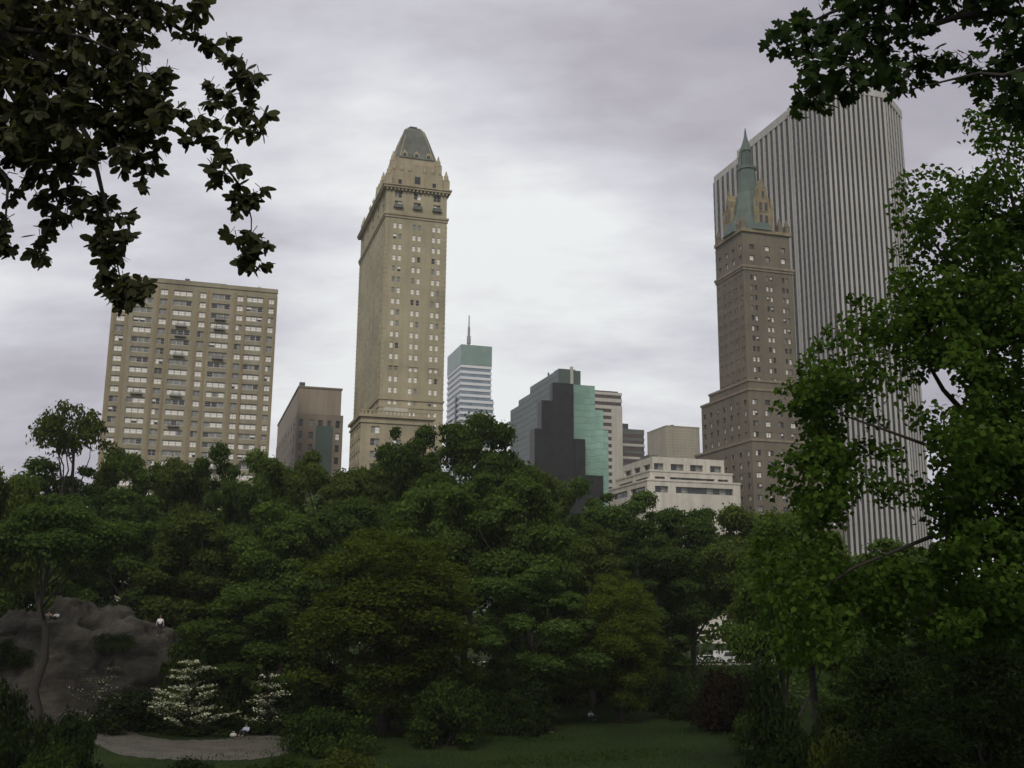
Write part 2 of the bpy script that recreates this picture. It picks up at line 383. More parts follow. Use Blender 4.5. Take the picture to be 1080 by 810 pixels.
def stone_tower():
    H = 141.
    t, p = site('hotel_tower', 'tall slender cream brick tower with mansard roof and stone crown', 407.8, 193.5, H)
    W = extent(p, U, 472.2); D = extent(p, V, 380.5)
    zb = zat(408, 225.5, p)                       # belt course
    w = MB(); fl = 3.52
    xs = []
    for c in (.2, .51, .83): xs += [(W*c-1.35, W*c-.35), (W*c+.35, W*c+1.35)]
    zs = []; z = zb-2.6
    while z > 30: zs.append((z-1.75, z)); z -= fl
    ops = facade(w, FRONT, 0, 0, W, 0, zb, xs, zs, .16)
    nb = 7; ys = []
    for i in range(nb):
        c = D*(i+.5)/nb; ys += [(c-1.2, c-.3), (c+.3, c+1.2)]
    ops += facade(w, SIDE, 0, D, D, 0, zb, ys, zs, .16)
    shell(w, W, D, 0, zb, front=False, side=False)
    w.build('wall', M['pierre'], t)
    quo = MB()                                     # corner quoins stand 6 cm proud
    z = 50.
    while z < zb-2:
        for (x, y) in ((0, 0), (W, 0), (0, D)):
            L = 1.1 if int(z) % 2 else .7
            quo.box(x-.06 if x == 0 else x-L, x+L if x == 0 else x+.06, y-.06 if y == 0 else y-L, y+L if y == 0 else y+.06, z, z+.75)
        z += 1.5
    quo.build('quoin', M['pierrestone'], t, stuff=True)
    # upper three-bay block with arched windows
    u = MB()
    xs2 = [(W*c-1.15, W*c+1.15) for c in (.2, .51, .83)]
    o2 = facade(u, FRONT, .15, .15, W-.3, zb+.7, H-1.2, [(a-.15, b-.15) for a, b in xs2], [(zb+3.2, zb+4.9), (zb+6.0, zb+8.2)], .45)
    ys2 = [(D*(i+.5)/5-1.1, D*(i+.5)/5+1.1) for i in range(5)]
    o2 += facade(u, SIDE, .15, D-.15, D-.3, zb+.7, H-1.2, ys2, [(zb+3.2, zb+4.9), (zb+6.0, zb+8.2)], .45)
    shell(u, W-.3, D-.3, zb+.7, H-1.2, .15, .15, front=False, side=False)
    u.build('upper_wall', M['pierre'], t)
    b = MB(); b.box(-.5, W+.5, -.5, D+.5, zb, zb+.7); b.box(-.25, W+.25, -.25, D+.25, zb-.8, zb-.003)
    b.build('belt_course', M['pierrestone'], t)
    for c in (.2, .51, .83):
        x = W*c; a = MB(); pr = [(x+1.9*math.cos(v), zb+8.4+1.7*math.sin(v)) for v in [math.pi*i/8 for i in range(9)]]
        a.rings([[(q[0], yy, q[1]) for q in pr] for yy in (-.2, .16)], 0, True, False); a.build('window_arch', M['pierrestone'], t)
        a = MB(); a.box(x-1.5, x+1.5, -.7, .15, zb+2.5, zb+3.0); a.box(x-1.4, x+1.4, -.6, -.5, zb+3.0, zb+3.7); a.build('balconette', M['slate'], t)
    cn = MB(); cn.box(-.9, W+.9, -.9, D+.9, H-1.2, H-.5); cn.box(-1.2, W+1.2, -1.2, D+1.2, H-.5, H)
    i = 0
    while i*1.2 < W: cn.box(i*1.2, i*1.2+.5, -.7, -.01, H-1.9, H-1.2); i += 1
    cn.build('cornice', M['pierrestone'], t)
    # setback crown
    Xa, Xb, Ya, Yb = .9, W-1.4, .9, D-6
    cx, cy = W*.5, 10.5
    cq = p + U*cx + V*cy
    pz = at(433, 168.5, cq.y-7).z; top = at(437, 138, cq.y).z
    st = (pz-H)
    dr = MB(); dr.box(Xa, Xb, Ya, Yb, H, H+st*.5); dr.box(Xa+.8, Xb-.8, Ya+.8, 21, H+st*.5, H+st*.78); dr.box(Xa+1.7, Xb-1.7, Ya+1.7, 19.5, H+st*.78, pz); dr.box(Xa+1.5, Xb-2, 22, Yb-2, H+st*.5, H+st*.8)
    dr.build('crown_stage', M['pierrestone'], t)
    def octo(hx, hy, z, cut=.22):
        cxs = hx*cut; cys = hy*cut
        return [(cx-hx+cxs, cy-hy, z), (cx+hx-cxs, cy-hy, z), (cx+hx, cy-hy+cys, z), (cx+hx, cy+hy-cys, z), (cx+hx-cxs, cy+hy, z), (cx-hx+cxs, cy+hy, z), (cx-hx, cy+hy-cys, z), (cx-hx, cy-hy+cys, z)]
    hx, hy = 7.1, 8.2
    hh = top-pz
    lv = [(1, 0), (.97, .05), (.81, .33), (.62, .66), (.47, .88), (.37, .95)]
    rf = MB(); rf.rings([octo(hx*a, hy*a, pz+hh*b) for a, b in lv], 0, True, False)
    roof = rf.build('roof', M['slate'], t)
    rb = MB()
    rs = [octo(hx*a, hy*a, pz+hh*b) for a, b in lv]
    for k in range(8): rb.tube([r[k] for r in rs], .16, 5)
    rb.build('roof_rib', M['pierrestone'], roof)
    fn = MB(); fn.box(cx-hx*.3, cx+hx*.3, cy-hy*.3, cy+hy*.3, pz+hh*.95, pz+hh*.99); fn.box(cx-1.2, cx+1.2, cy-1.2, cy+1.2, pz+hh*.99, top+.9); fn.build('roof_cap', M['dark'], roof)
    # central gabled dormers, corner pinnacles, urns
    def dormer(x, y, rz, s=1.):
        d = MB(); g = [(-2.3,0), (2.3,0), (2.3,4.0), (1.5,5.2), (.7,6.6), (0,7.4), (-.7,6.6), (-1.5,5.2), (-2.3,4.0)]
        d.rings([[(q[0]*s, yy, q[1]*s) for q in g] for yy in (-.4, 1.6)], 0, True, False)
        d.box(-.9*s, .9*s, -.55, -.401, 1*s, 3.6*s, 1); d.box(-1.1*s, 1.1*s, -.7, -.401, .6*s, .95*s); d.lathe([(.28,7.3*s), (.4,7.8*s), (.1,8.8*s)], 6, 0, (0, .4))
        put('dormer', d.mesh('dormer', [M['pierrestone'], M['wglass']]), t, (x, y, H), rz)
    dsm = MB(); dsm.rings([[(q[0], yy, q[1]) for q in ((-.9,0), (.9,0), (.9,1.7), (0,2.8), (-.9,1.7))] for yy in (-.3, 2.5)], 0, True, False); dsm.box(-.5, .5, -.34, -.301, .3, 1.6, 1); dormer_small = dsm.mesh('dormer', [M['pierrestone'], M['wglass']])
    dormer(W*.5, Ya-.2, 0); dormer(Xa-.2, D*.42, -math.pi/2); dormer(W*.22, Ya+.1, 0, .6); dormer(W*.78, Ya+.1, 0, .6)
    for k in (-.55, 0, .55): put('dormer', dormer_small, t, (cx+k*hx, cy-hy*.93, pz))
    for k in (-.5, .3): put('dormer', dormer_small, t, (cx-hx*.93, cy+k*hy, pz), -math.pi/2)
    for i in range(3): dormer(Xa+.1, D*(.14+.24*i), -math.pi/2, .55)
    pm = MB(); pm.box(-1, 1, -1, 1, 0, 3.4); pm.lathe([(1.15,3.4), (1.15,3.8), (.8,4.1), (.75,5.1), (.4,5.9), (.12,7.0)], 8)
    pme = pm.mesh('pinnacle', M['pierrestone'])
    for (x, y) in ((W-.4, .9), (.8, .9), (.9, D-1.2), (W-.8, D-1.2)): put('pinnacle', pme, t, (x, y, H))
    for (x, y) in ((Xa+1.4, Ya+1.4), (Xb-1.4, Ya+1.4), (Xa+1.4, 20), (Xb-1.4, 20)): put('pinnacle', pme, t, (x, y, H+st*.5))
    um = MB(); um.lathe([(.3,0), (.55,.3), (.5,1.2), (.2,1.6), (.08,2.3)], 6); ume = um.mesh('urn', M['pierrestone'])
    for i in range(7): put('urn', ume, t, (W*(.12+.76*i/6), Ya+.35, H+st*.5))
    for i in range(6): put('urn', ume, t, (Xa+.35, D*(.1+.66*i/5), H+st*.5))
    def pick(w, h, a, c):
        r = random.random(); return 1, ('b' if r < .60 else 'h' if r < .68 else 'c' if r < .96 else 'd')
    windows(t, [o for o in ops if o[5] > 60] + o2, lambda w, h, a, c: (2, rnd_style(2, .3, .1, .4)) if w > 2 else pick(w, h, a, c), 99)
    windows(t, [o for o in ops if o[5] <= 60], pick, 0)
    # projecting lower wing with terrace
    Hb = 65.
    q = at_h(381, 433.5, Hb); loc = Matrix.Rotation(-YAW, 3, 'Z') @ (q - Vector((p.x, p.y, 0)))
    wb = extent(q, U, 456.8); x0, y0 = loc.x, loc.y
    db = max(6, -y0+4); db = max(db, extent(q, V, 369.8))
    g = MB(); xs3 = [(wb*c-1.3, wb*c+1.3) for c in (.2, .5, .82)]
    o3 = facade(g, FRONT, x0, y0, wb, 0, Hb-1.5, xs3, [(Hb-6.2-3.6*i, Hb-4.1-3.6*i) for i in range(10)], .4)
    ys3 = [(db*(i+.5)/5-1.2, db*(i+.5)/5+1.2) for i in range(5)]
    o3 += facade(g, SIDE, x0, y0+db, db, 0, Hb-1.5, ys3, [(Hb-6.2-3.6*i, Hb-4.1-3.6*i) for i in range(10)], .4)
    shell(g, wb, db, 0, Hb-1.5, x0, y0, front=False, side=False)
    g.build('wing_wall', M['pierrestone'], t)
    g = MB(); g.box(x0-.7, x0+wb+.7, y0-.7, y0+db+.7, Hb-1.5, Hb-.7); g.box(x0-.35, x0+wb+.35, y0-.35, y0+db+.35, Hb-3.2, Hb-2.7); g.build('wing_cornice', M['pierrestone'], t)
    g = MB(); n = int(wb/1.1)
    for i in range(n): g.box(x0+i*wb/n+.1, x0+i*wb/n+.55, y0-.3, y0, Hb-.7, Hb+.3)
    g.box(x0-.4, x0+wb+.4, y0-.4, y0+.1, Hb+.3, Hb+.55); g.build('balustrade', M['pierrestone'], t)
    g = MB(); g.box(x0+wb*.32, x0+wb*.66, y0+1.5, y0+5, Hb-.7, Hb+1.9); g.build('awning', M['palestone'], t)
    windows(t, o3, lambda w, h, a, c: (2, rnd_style(2, .2, .1, .4)), 15)
    g = MB(); zz = zat(440, 421, p); g.box(-.35, W+.35, -.35, D+.35, zz, zz+.6); g.box(-.2, W+.2, -.2, D+.2, zz-2.4, zz-2.0); g.build('string_course', M['pierrestone'], t)
    for c in (.2, .51, .83):
        g = MB(); z1 = zat(440, 384, p); g.box(W*c-1.6, W*c+1.6, -.22, 0, z1-.3, z1+.2); g.box(W*c-1.55, W*c-1.42, -.2, 0, z1-3.8, z1-.3); g.box(W*c+1.42, W*c+1.55, -.2, 0, z1-3.8, z1-.3); g.build('window_surround', M['pierrestone'], t)
stone_tower()

def mast_tower():
    H = 199.
    t, p = site('glass_tower', 'distant white banded glass tower with teal top and tall roof mast', 486.5, 363, H)
    W = extent(p, U, 519); D = extent(p, V, 472)
    zt = zat(487, 384, p); zm = zat(520, 419, p)
    a = MB(); a.box(0, W, 0, D, zt, H); a.build('teal_crown', M['teal'], t)
    a = MB(); a.box(.5, W-.5, .5, D-.5, 0, zt); a.box(W-.5, W+1.8, 1.5, D-.5, 0, zm); a.build('glass_wall', M['bandglass'], t)
    s = MB(); z = zt-2.2
    while z > 20:
        s.box(0, W, 0, D, z, z+1.9)
        if z < zm-2.5: s.box(W-.5, W+2.3, 1.0, D, z+.004, z+1.904)
        z -= 4.3
    s.build('spandrel', M['bandwhite'], t)
    s = MB(); s.box(-.35, .5, D*.25, D*.33, 0, zat(480, 415, p)); s.build('corner_mullion', M['dark'], t)
    m = MB(); mx, my = W*.38, D*.3
    zt2 = zat(499.5, 327, p)
    m.lathe([(.9,H), (.9,H+4)], 8, 0, (mx, my)); m.lathe([(1.5,H+4), (1.5,H+8.5)], 8, 0, (mx, my)); m.lathe([(1.0,H+8.5), (.9,zt2-9), (.5,zt2-8.9), (.4,zt2)], 8, 0, (mx, my))
    m.box(mx-1.7, mx+1.7, my-.2, my+.2, H+9.3, H+9.9); m.build('mast', M['steel'], t)
    m = MB(); m.box(W*.15, W*.85, D*.2, D*.8, H, H+.8); m.build('roof_deck', M['greydark'], t)
mast_tower()

def stepped_glass():
    H = 148.
    t, p = site('glass_building', 'dark stepped glass office block with pale green glass facade and a dark reflection built as bays', 589, 389.5, H)
    def X(px): return (px-589)*.575
    def Z(py, dy=0): return zat(600, py, p+V*dy)
    D = extent(p, V, 559) 
    d2 = extent(p, V, 547); d3 = extent(p, V, 538.5)
    def fl(mb, x0, x1, y0, y1, z1):
        z = z1-3.8
        while z > 40:
            mb.box(x0-.08, x1+.08, y0-.08, y1, z, z+.35); z -= 3.8
    a = MB(); a.box(0, X(613), 0, D, 0, H); a.build('upper_block', M['greyglass'], t)
    a = MB(); a.box(0, X(608), D+.005, d2, 0, Z(397)); a.box(0, X(605), d2+.005, d3, 0, Z(403)); a.build('rear_block', M['greyglass'], t)
    g = MB(); fl(g, 0, X(613), 0, D, H); fl(g, 0, X(608), D, d2, Z(397)); fl(g, 0, X(605), d2, d3, Z(403)); g.build('floor_line', M['greydark'], t)
    for x0, x1, y0, py in ((579.5, 602, -5, 404), (566.5, 579.4, -7.5, 423.5), (558.5, 566.4, -9, 453.5), (602.1, 613, -7, 462), (590, 627, -14, 500)):  # dark reflection in the facade glass, built as projecting blocks
        d = MB(); z1 = Z(py, y0); d.box(X(x0), X(x1), y0, -.01 if y0 > -12 else -9.1, 0, z1)
        fl(d, X(x0), X(x1), y0, -.02, z1)
        d.build('dark_reflection', M['reflectglass'], t)
    for i, (x0, x1, y0, py) in enumerate(((602.1, 626.5, -3, 404.5), (626.6, 636, -2, 430), (636.1, 642, -1, 451))):
        d = MB(); d.box(X(x0), X(x1), y0, -.01 if i == 0 else 12, 0, Z(py, y0)); o = d.build('green_bay', M['greenglass'], t)
        g = MB(); z = Z(py, y0)-3.8
        while z > 40: g.box(X(x0), X(x1)+.05, y0-.06, y0-.001, z, z+.3); z -= 3.8
        g.build('floor_line', M['teal'], o)
    a = MB(); a.box(X(601.5), X(604.5), -.9, -.01, Z(410), Z(386)); a.build('flue', M['palestone'], t)
    a = MB(); a.box(X(592), X(610), 4, 14, H, H+1.5); a.box(.5, 1.3, 20, 21, H, H+2.4); a.build('roof_plant', M['greydark'], t)
stepped_glass()

def striped_block():
    H = 149.
    t, p = site('office_building', 'pale office block striped by brown window bands behind green glass', 626, 412.5, H)
    W = extent(p, U, 656); D = 25
    a = MB(); a.box(.4, W-.4, .4, D, 0, H-.3); a.build('glass_wall', M['brownband'], t)
    s = MB(); z = H-1.8; k = 0
    s.box(0, W, 0, D+.2, H-1.8, H)
    while z > 30:
        z -= 4.6; s.box(0, W, 0, D+.2, z, z+2.3); k += 1
        if k > 2: s.box(W*.62, W, .005, D, z+2.3, z+4.6)
    s.build('spandrel', M['palestone'], t)
    s = MB(); s.box(W*.1, W*.9, 2, 12, H, H+1.2); s.build('roof_plant', M['dark'], t)
striped_block()
def slate_block():
    H = 131.
    t, p = site('office_building', 'narrow dark grey office block wedged between striped and boxy buildings', 655, 452, H)
    W = extent(p, U, 679.5); D = 30
    a = MB(); a.box(.3, W-.3, .3, D, 0, H-.3); a.build('glass_wall', M['brownband'], t)
    s = MB(); z = H-3.5; s.box(0, W, 0, D+.2, z, H)
    while z > 30: z -= 4.4; s.box(0, W, 0, D+.2, z, z+2.0)
    s.build('spandrel', M['greydark'], t)
    s = MB(); z = zat(667, 470, p); s.box(-.1, W+.1, -.12, D, z, z+1.6); s.box(-.1, W*.8, -.12, D, z-8.7, z-7.3); s.build('pale_band', M['palestone'], t)
    s = MB(); s.box(W*.12, W*.36, 2, 8, H, zat(661, 446, p)); s.build('roof_tank', M['dark'], t)
slate_block()
def boxy_block():
    H = 104.
    t, p = site('office_building', 'plain windowless stone box rising behind the white terraced block', 702.5, 448.5, H)
    W = extent(p, U, 737.5); D = extent(p, V, 682.5)
    a = MB(); a.box(0, W, 0, D, 0, H-.5); a.build('wall', M['boxstone'], t)
    g = MB(); z = H-2.0
    while z > 60: g.box(-.06, W+.06, -.06, D, z, z+.22); z -= 1.5
    g.build('string_course', M['palestone'], t)
    g = MB(); g.box(-.15, W+.15, -.15, D+.15, H-.5, H); g.build('coping', M['boxstone'], t)
    g = MB(); g.box(W*.28, W*.36, 5, 7, H, H+1.4); g.build('roof_vent', M['dark'], t)
boxy_block()
def terraced_block():
    H = 57.
    t, p = site('terraced_building', 'white terraced stone block with wide balconies stepping down to the treetops', 688, 481.5, H)
    W = extent(p, U, 763.5); D = extent(p, V, 657)
    def tier(y_off, x1, z0, z1, xs, h0, h1, D2, sx):
        w = MB()
        ops = facade(w, FRONT, y_off[0], y_off[1], x1, z0, z1, xs, [(h0, h1)], .9)
        ops += facade(w, SIDE, y_off[0], y_off[1]+D2, D2, z0, z1, sx, [(h0, h1)], .9)
        shell(w, x1, D2, z0, z1, *y_off, front=False, side=False)
        return w, ops
    z2 = zat(686, 498, p); z3 = zat(688, 508.5, p)
    fr = [(.02,.15), (.25,.43), (.52,.70), (.80,.96)]
    sx = [(D*a, D*b) for a, b in ((.05,.3), (.38,.6), (.7,.92))]
    w, o1 = tier((0, 0), W, 0, H, [(W*a, W*b) for a, b in fr], z2+.9, H-2.0, D, sx)
    w.build('upper_wall', M['terrace'], t)
    w2, o2 = tier((-1.8, -1.8), W+3.6, 0, z2, [((W+3.6)*a, (W+3.6)*b) for a, b in ((.06,.18), (.24,.78), (.82,.95))], z3+.9, z2-1.5, D+4, [((D+4)*a, (D+4)*b) for a, b in ((.1,.5), (.6,.94))])
    w2.build('middle_wall', M['terrace'], t)
    z4 = z3-4.4
    w3, o3 = tier((-3.4, -3.4), W+7, 0, z3, [((W+7)*a, (W+7)*b) for a, b in ((.08,.22), (.3,.92))], z4+.9, z3-1.5, D+8, [((D+8)*a, (D+8)*b) for a, b in ((.1,.5), (.58,.94))])
    w3.build('lower_wall', M['terrace'], t)
    windows(t, o1+o2+o3, lambda w, h, a, c: (max(2, int(w/2.2)), 'dcdddc'), 60, 'framedark')
    for (ox, ww, z, dd) in ((-1.8, W+3.6, z2, D+4), (-3.4, W+7, z3, D+8)):
        r = MB(); r.box(ox-.2, ox+ww+.2, ox-.2, ox+.1, z, z+.55); r.box(ox-.2, ox+.1, ox+.1, ox+dd, z, z+.55); r.build('parapet', M['terrace'], t)
    pl = MB()
    for a in (.2, .48, .75): pl.box(W*a-.5, W*a+.5, -.5, -.003, z2+.1, H-.5)
    pl.build('pier', M['terrace'], t)
    r = MB(); r.box(.6, 3.5, 4, 8, H, H+1.2); r.box(W*.3, W*.5, 6, 12, H, H+.9); r.build('roof_plant', M['greydark'], t)
terraced_block()

def spired_tower():
    Hb = 129.
    t, p = site('hotel_tower', 'slim brown brick tower with green copper spire and ochre gabled dormers', 783.7, 281.4, Hb)
    W = extent(p, U, 835.7); D = extent(p, V, 755.5)
    Hc = zat(782, 240, p)
    w = MB(); fl = 3.72; xs = []
    for c in (.2, .52, .84): xs += [(W*c-1.3, W*c-.3), (W*c+.3, W*c+1.3)]
    zs = []; z = Hb-2.6; zl = zat(790, 400, p)
    while z > 20: zs.append((z-1.8, z)); z -= fl
    ops = facade(w, FRONT, 0, 0, W, 0, Hb, xs, zs, .35)
    ys = []
    for i in range(5): c = D*(i+.5)/5; ys += [(c-1.1, c-.3), (c+.3, c+1.1)]
    ops += facade(w, SIDE, 0, D, D, 0, Hb, ys, zs, .35)
    shell(w, W, D, 0, Hb, front=False, side=False)
    w.build('wall', M['sherry'], t)
    b = MB(); b.box(-.6, W+.6, -.6, D+.6, Hb, Hb+.9); b.box(-.3, W+.3, -.3, D+.3, Hb-.9, Hb-.003); b.build('belt_course', M['sherrytrim'], t)
    u = MB(); h2 = Hc-Hb
    o2 = facade(u, FRONT, .4, .4, W-.8, Hb+.9, Hc-1.2, [(W*c-1.3, W*c+.5) for c in (.2, .52, .84)], [(Hb+3, Hb+5), (Hb+7.2, Hb+9)], .5)
    o2 += facade(u, SIDE, .4, D-.4, D-.8, Hb+.9, Hc-1.2, [(D*(i+.5)/4-1.3, D*(i+.5)/4+.5) for i in range(4)], [(Hb+3, Hb+5), (Hb+7.2, Hb+9)], .5)
    shell(u, W-.8, D-.8, Hb+.9, Hc-1.2, .4, .4, front=False, side=False)
    u.build('upper_wall', M['sherry'], t)
    c = MB(); c.box(-.3, W+.3, -.3, D+.3, Hc-1.2, Hc); c.build('cornice', M['ochre'], t)
    windows(t, [o for o in ops if o[5] > 45]+o2, lambda w, h, a, c: (1, 'b' if random.random() < .34 else 'h' if random.random() < .2 else 'c' if random.random() < .5 else 'd'), 98, 'framedark')
    windows(t, [o for o in ops if o[5] <= 45], lambda w, h, a, c: (1, 'd'), 0, 'framedark')
    # copper roof
    cx, cy = W*.40, D*.42; cxp = p + U*cx + V*cy
    def zz(py): return at(787, py, cxp.y).z
    zr, zs1, zl1, zl2, ztip = Hc, zz(205), zz(180), zz(160), zz(138)
    def sq(h, z, n=8): return [(cx+h*1.08*math.cos(math.pi/8+k*math.pi/4), cy+h*1.08*math.sin(math.pi/8+k*math.pi/4), z) for k in range(8)]
    hb = W*.46
    r = MB(); r.rings([sq(hb, zr), sq(hb*.78, zr+(zs1-zr)*.4), sq(hb*.54, zr+(zs1-zr)*.8), sq(hb*.38, zs1), sq(hb*.31, zl1)], 0, True, False)
    roof = r.build('roof', M['copper'], t)
    l = MB(); l.rings([sq(hb*.36, zl1), sq(hb*.36, zl1+1.0)], 0, True, False); l.rings([sq(hb*.17, zl1+1.2), sq(hb*.17, zl2)], 0, True, False); l.rings([sq(hb*.23, zl2), sq(hb*.21, zl2+1), sq(hb*.11, zl2+4)], 0, True, False)
    l.rings([sq(hb*.11, zl2+4), sq(hb*.07, ztip-3), sq(hb*.015, ztip+1)], 0, True, False)
    l.build('lantern', M['copper'], roof)
    l = MB()
    for k in range(8):
        q = sq(hb*.245, 0)[k]; l.box(q[0]-.14, q[0]+.14, q[1]-.14, q[1]+.14, zl1+1.2, zl2-.01)
    l.build('lantern_column', M['copper'], roof)
    def gable(x, y, rz, s, hgt):
        d = MB(); k = s; g = [(-3,0), (3,0), (3,.42), (2.3,.47), (2.2,.62), (1.4,.68), (1.25,.85), (.5,.9), (0,1.02), (-.5,.9), (-1.25,.85), (-1.4,.68), (-2.2,.62), (-2.3,.47), (-3,.42)]
        d.rings([[(q[0]*k, yy, q[1]*hgt) for q in g] for yy in (-.3, 3.2)], 0, True, False)
        for (a0, a1, b0, b1) in ((-1.5,-.5,.12,.3), (.5,1.5,.12,.3), (-1.5,-.5,.38,.54), (.5,1.5,.38,.54), (-.45,.45,.64,.76)):
            d.box(a0*k, a1*k, -.34, -.301, b0*hgt, b1*hgt, 1)
            d.box(a0*k-.2, a1*k+.2, -.5, -.301, b0*hgt-.35, b0*hgt-.02)
        for sx in (-3, 3): d.box(sx*k-.35, sx*k+.35, -.5, .4, 0, hgt*.5); d.lathe([(.4,hgt*.5), (.45,hgt*.52), (.05,hgt*.66)], 6, 0, (sx*k, 0))
        d.lathe([(.3,hgt*1.0), (.1,hgt*1.12)], 6, 0, (0, .3))
        put('dormer', d.mesh('dormer', [M['ochre'], M['wglass']]), t, (x, y, Hc), rz)
    zh = zz(198)-Hc
    gable(W*.47, .5, 0, 1.12, zh*1.02); gable(.5, D*.5, -math.pi/2, 1.0, zh*.82)
    pm = MB(); pm.box(-.9, .9, -.9, .9, 0, 2.6); pm.lathe([(1.1,2.6), (.9,3.0), (.6,4.2), (.2,5.4)], 8); pme = pm.mesh('pinnacle', M['sherry'])
    for (x, y) in ((W-1, 1), (1, 1), (1, D-1), (W-1, D-1), (W*.8, .9), (1, D*.2)): put('pinnacle', pme, t, (x, y, Hc))
    # lower setbacks towards the avenue and to the side
    q = p + V*(D*.72); s1 = zat(760, 402, p); s2 = zat(742, 412, p)
    a = MB(); e1 = extent(p+V*D, V, 743.5); e2 = extent(p+V*D, V, 738.8)
    def block(x0, x1, y0, y1, z1):
        m = MB(); zr_ = []; z = z1-3.0
        while z > 20: zr_.append((z-1.8, z)); z -= fl
        Wd, Dd = x1-x0, y1-y0
        n = max(2, int(Wd/4.3)); xx = [(Wd*(i+.5)/n-.95, Wd*(i+.5)/n+.95) for i in range(n)]
        n = max(2, int(Dd/4.6)); yy = [(Dd*(i+.5)/n-.9, Dd*(i+.5)/n+.9) for i in range(n)]
        o = facade(m, FRONT, x0, y0, Wd, 0, z1, xx, zr_, .35) + facade(m, SIDE, x0, y1, Dd, 0, z1, yy, zr_, .35)
        shell(m, Wd, Dd, 0, z1, x0, y0, front=False, side=False)
        ob = m.build('lower_wall', M['sherry'], t)
        k = MB(); k.box(x0-.3, x1+.3, y0-.3, y1+.3, z1, z1+.8); k.build('parapet', M['sherrytrim'], ob)
        windows(t, o, lambda w, h, a, c: (2, rnd_style(2, .3, .1, .25)), 0, 'framedark')
    block(-1.5, W+3, -3.0, D+e1*.6, zat(783, 404, p)); block(-3.0, W+6, -5.5, D+e1, zat(775, 415, p)); block(-4.2, W+9, -8.5, D+e2, zat(783, 445, p)-8)
spired_tower()

def marble_slab():
    H = 215.
    P = {k: at_h(x, y, H) for k, (x, y) in dict(A=(742,185), B0=(765,157.5), B1=(766,151.5), C=(822,115.5), D=(828,117), E=(868,84.5), F=(938,91.5), G=(950,117)).items()}
    o = P['E']
    t = thing('office_tower', 'huge slab tower striped by white marble piers and dark glass', 'building', (o.x, o.y, 0), YAW)
    Ri = Matrix.Rotation(-YAW, 3, 'Z')
    L = {k: (Ri @ (v - Vector((o.x, o.y, H)))).to_2d() for k, v in P.items()}
    W = L['F'].x; Dp = L['A'].y
    # plan squared to the street grid
    pl = [(0, 0), (W, 0), (L['G'].x, L['G'].y), (L['G'].x, Dp), (3.5, Dp), (3.5, L['B0'].y), (0.6, L['B0'].y), (0.6, L['C'].y), (1.8, L['C'].y-.4), (1.8, L['D'].y-1.6), (0, L['D'].y-2.0)]
    b = MB(); b.prism(pl[::1], 0, H-3.5); b.build('glass_wall', M['darkstrip'], t)
    cap = MB(); cap.prism([(x-(.5 if x < 3 else -.5), y-(.5 if y < 3 else 0)) for x, y in pl], H-3.5, H); cap.build('parapet', M['marble'], t)
    sp = MB(); z = 20.
    while z < H-8:
        sp.prism([(x-(.08 if x < 4 else -.08), y-(.08 if y < 3 else 0)) for x, y in pl], z, z+1.1); z += 4.1
    sp.build('spandrel', M['darkstrip'], t)
    pm = MB(); pm.box(-.50, .50, -.32, .1, 0, H-3.5); pme = pm.mesh('pier', M['marble'])
    pn = MB(); pn.box(-.8, .8, -.4, .1, 0, H-3.5); pne = pn.mesh('pier', M['marble'])
    n = 13
    for i in range(n): put('pier', pme, t, (W*(i+.3)/(n-.4), -.02, 0))
    def side(x, y0, y1, n, me):
        for i in range(n): put('pier', me, t, (x-.02, y0+(y1-y0)*(i+.5)/n, 0), -math.pi/2)
    side(0, .4, L['D'].y-2.6, 8, pme); side(.6, L['C'].y+.3, L['B0'].y-.3, 10, pne); side(3.5, L['B0'].y+.6, Dp-.5, 6, pne)
    side(-0.0, L['D'].y-3.0, L['D'].y-2.2, 1, pme)
    Gx, Gy = L['G']; ca = math.atan2(Gy, Gx-W)
    for i in range(6): f = (i+.5)/6; put('pier', pme, t, (W+(Gx-W)*f, Gy*f, 0), ca)
    for i in range(9): put('pier', pme, t, (Gx, Gy+2+4*i, 0), math.pi/2)
    return P
marble_slab()

# ------------------------------------------------------------------ foliage
def leaf_mesh(name, P, N, S, shape, mat, rng, cup=.0, axis=None):
    """every leaf a small polygon; P centres, N normals, S sizes, axis = direction of the leaf's length (else random)"""
    n = len(P); k = len(shape); sh = np.array(shape, float)
    N = N / (np.linalg.norm(N, axis=1, keepdims=True) + 1e-9)
    A = rng.normal(size=(n, 3)) if axis is None else axis
    A = A - N * np.sum(A * N, axis=1, keepdims=True); A /= np.linalg.norm(A, axis=1, keepdims=True) + 1e-9
    B = np.cross(N, A)
    v = P[:, None, :] + S[:, None, None] * (A[:, None, :] * sh[None, :, 0:1] + B[:, None, :] * sh[None, :, 1:2] + N[:, None, :] * (-cup * (sh[None, :, 1:2] ** 2 + .5 * sh[None, :, 0:1] ** 2)))
    me = bpy.data.meshes.new(name)
    me.vertices.add(n*k); me.vertices.foreach_set('co', v.reshape(-1).astype(np.float32))
    me.loops.add(n*k); me.loops.foreach_set('vertex_index', np.arange(n*k, dtype=np.int32))
    me.polygons.add(n); me.polygons.foreach_set('loop_start', np.arange(0, n*k, k, dtype=np.int32)); me.polygons.foreach_set('loop_total', np.full(n, k, dtype=np.int32))
    me.materials.append(mat); me.update(calc_edges=True); me.validate(); return me
SPRAY = [(-.5, -.08), (-.15, -.36), (.3, -.24), (.55, .02), (.22, .34), (-.2, .26)]
OVAL = [(0, -.02), (.25, -.2), (.62, -.26), (.9, -.14), (1.0, 0), (.9, .14), (.62, .26), (.25, .2), (0, .02)]
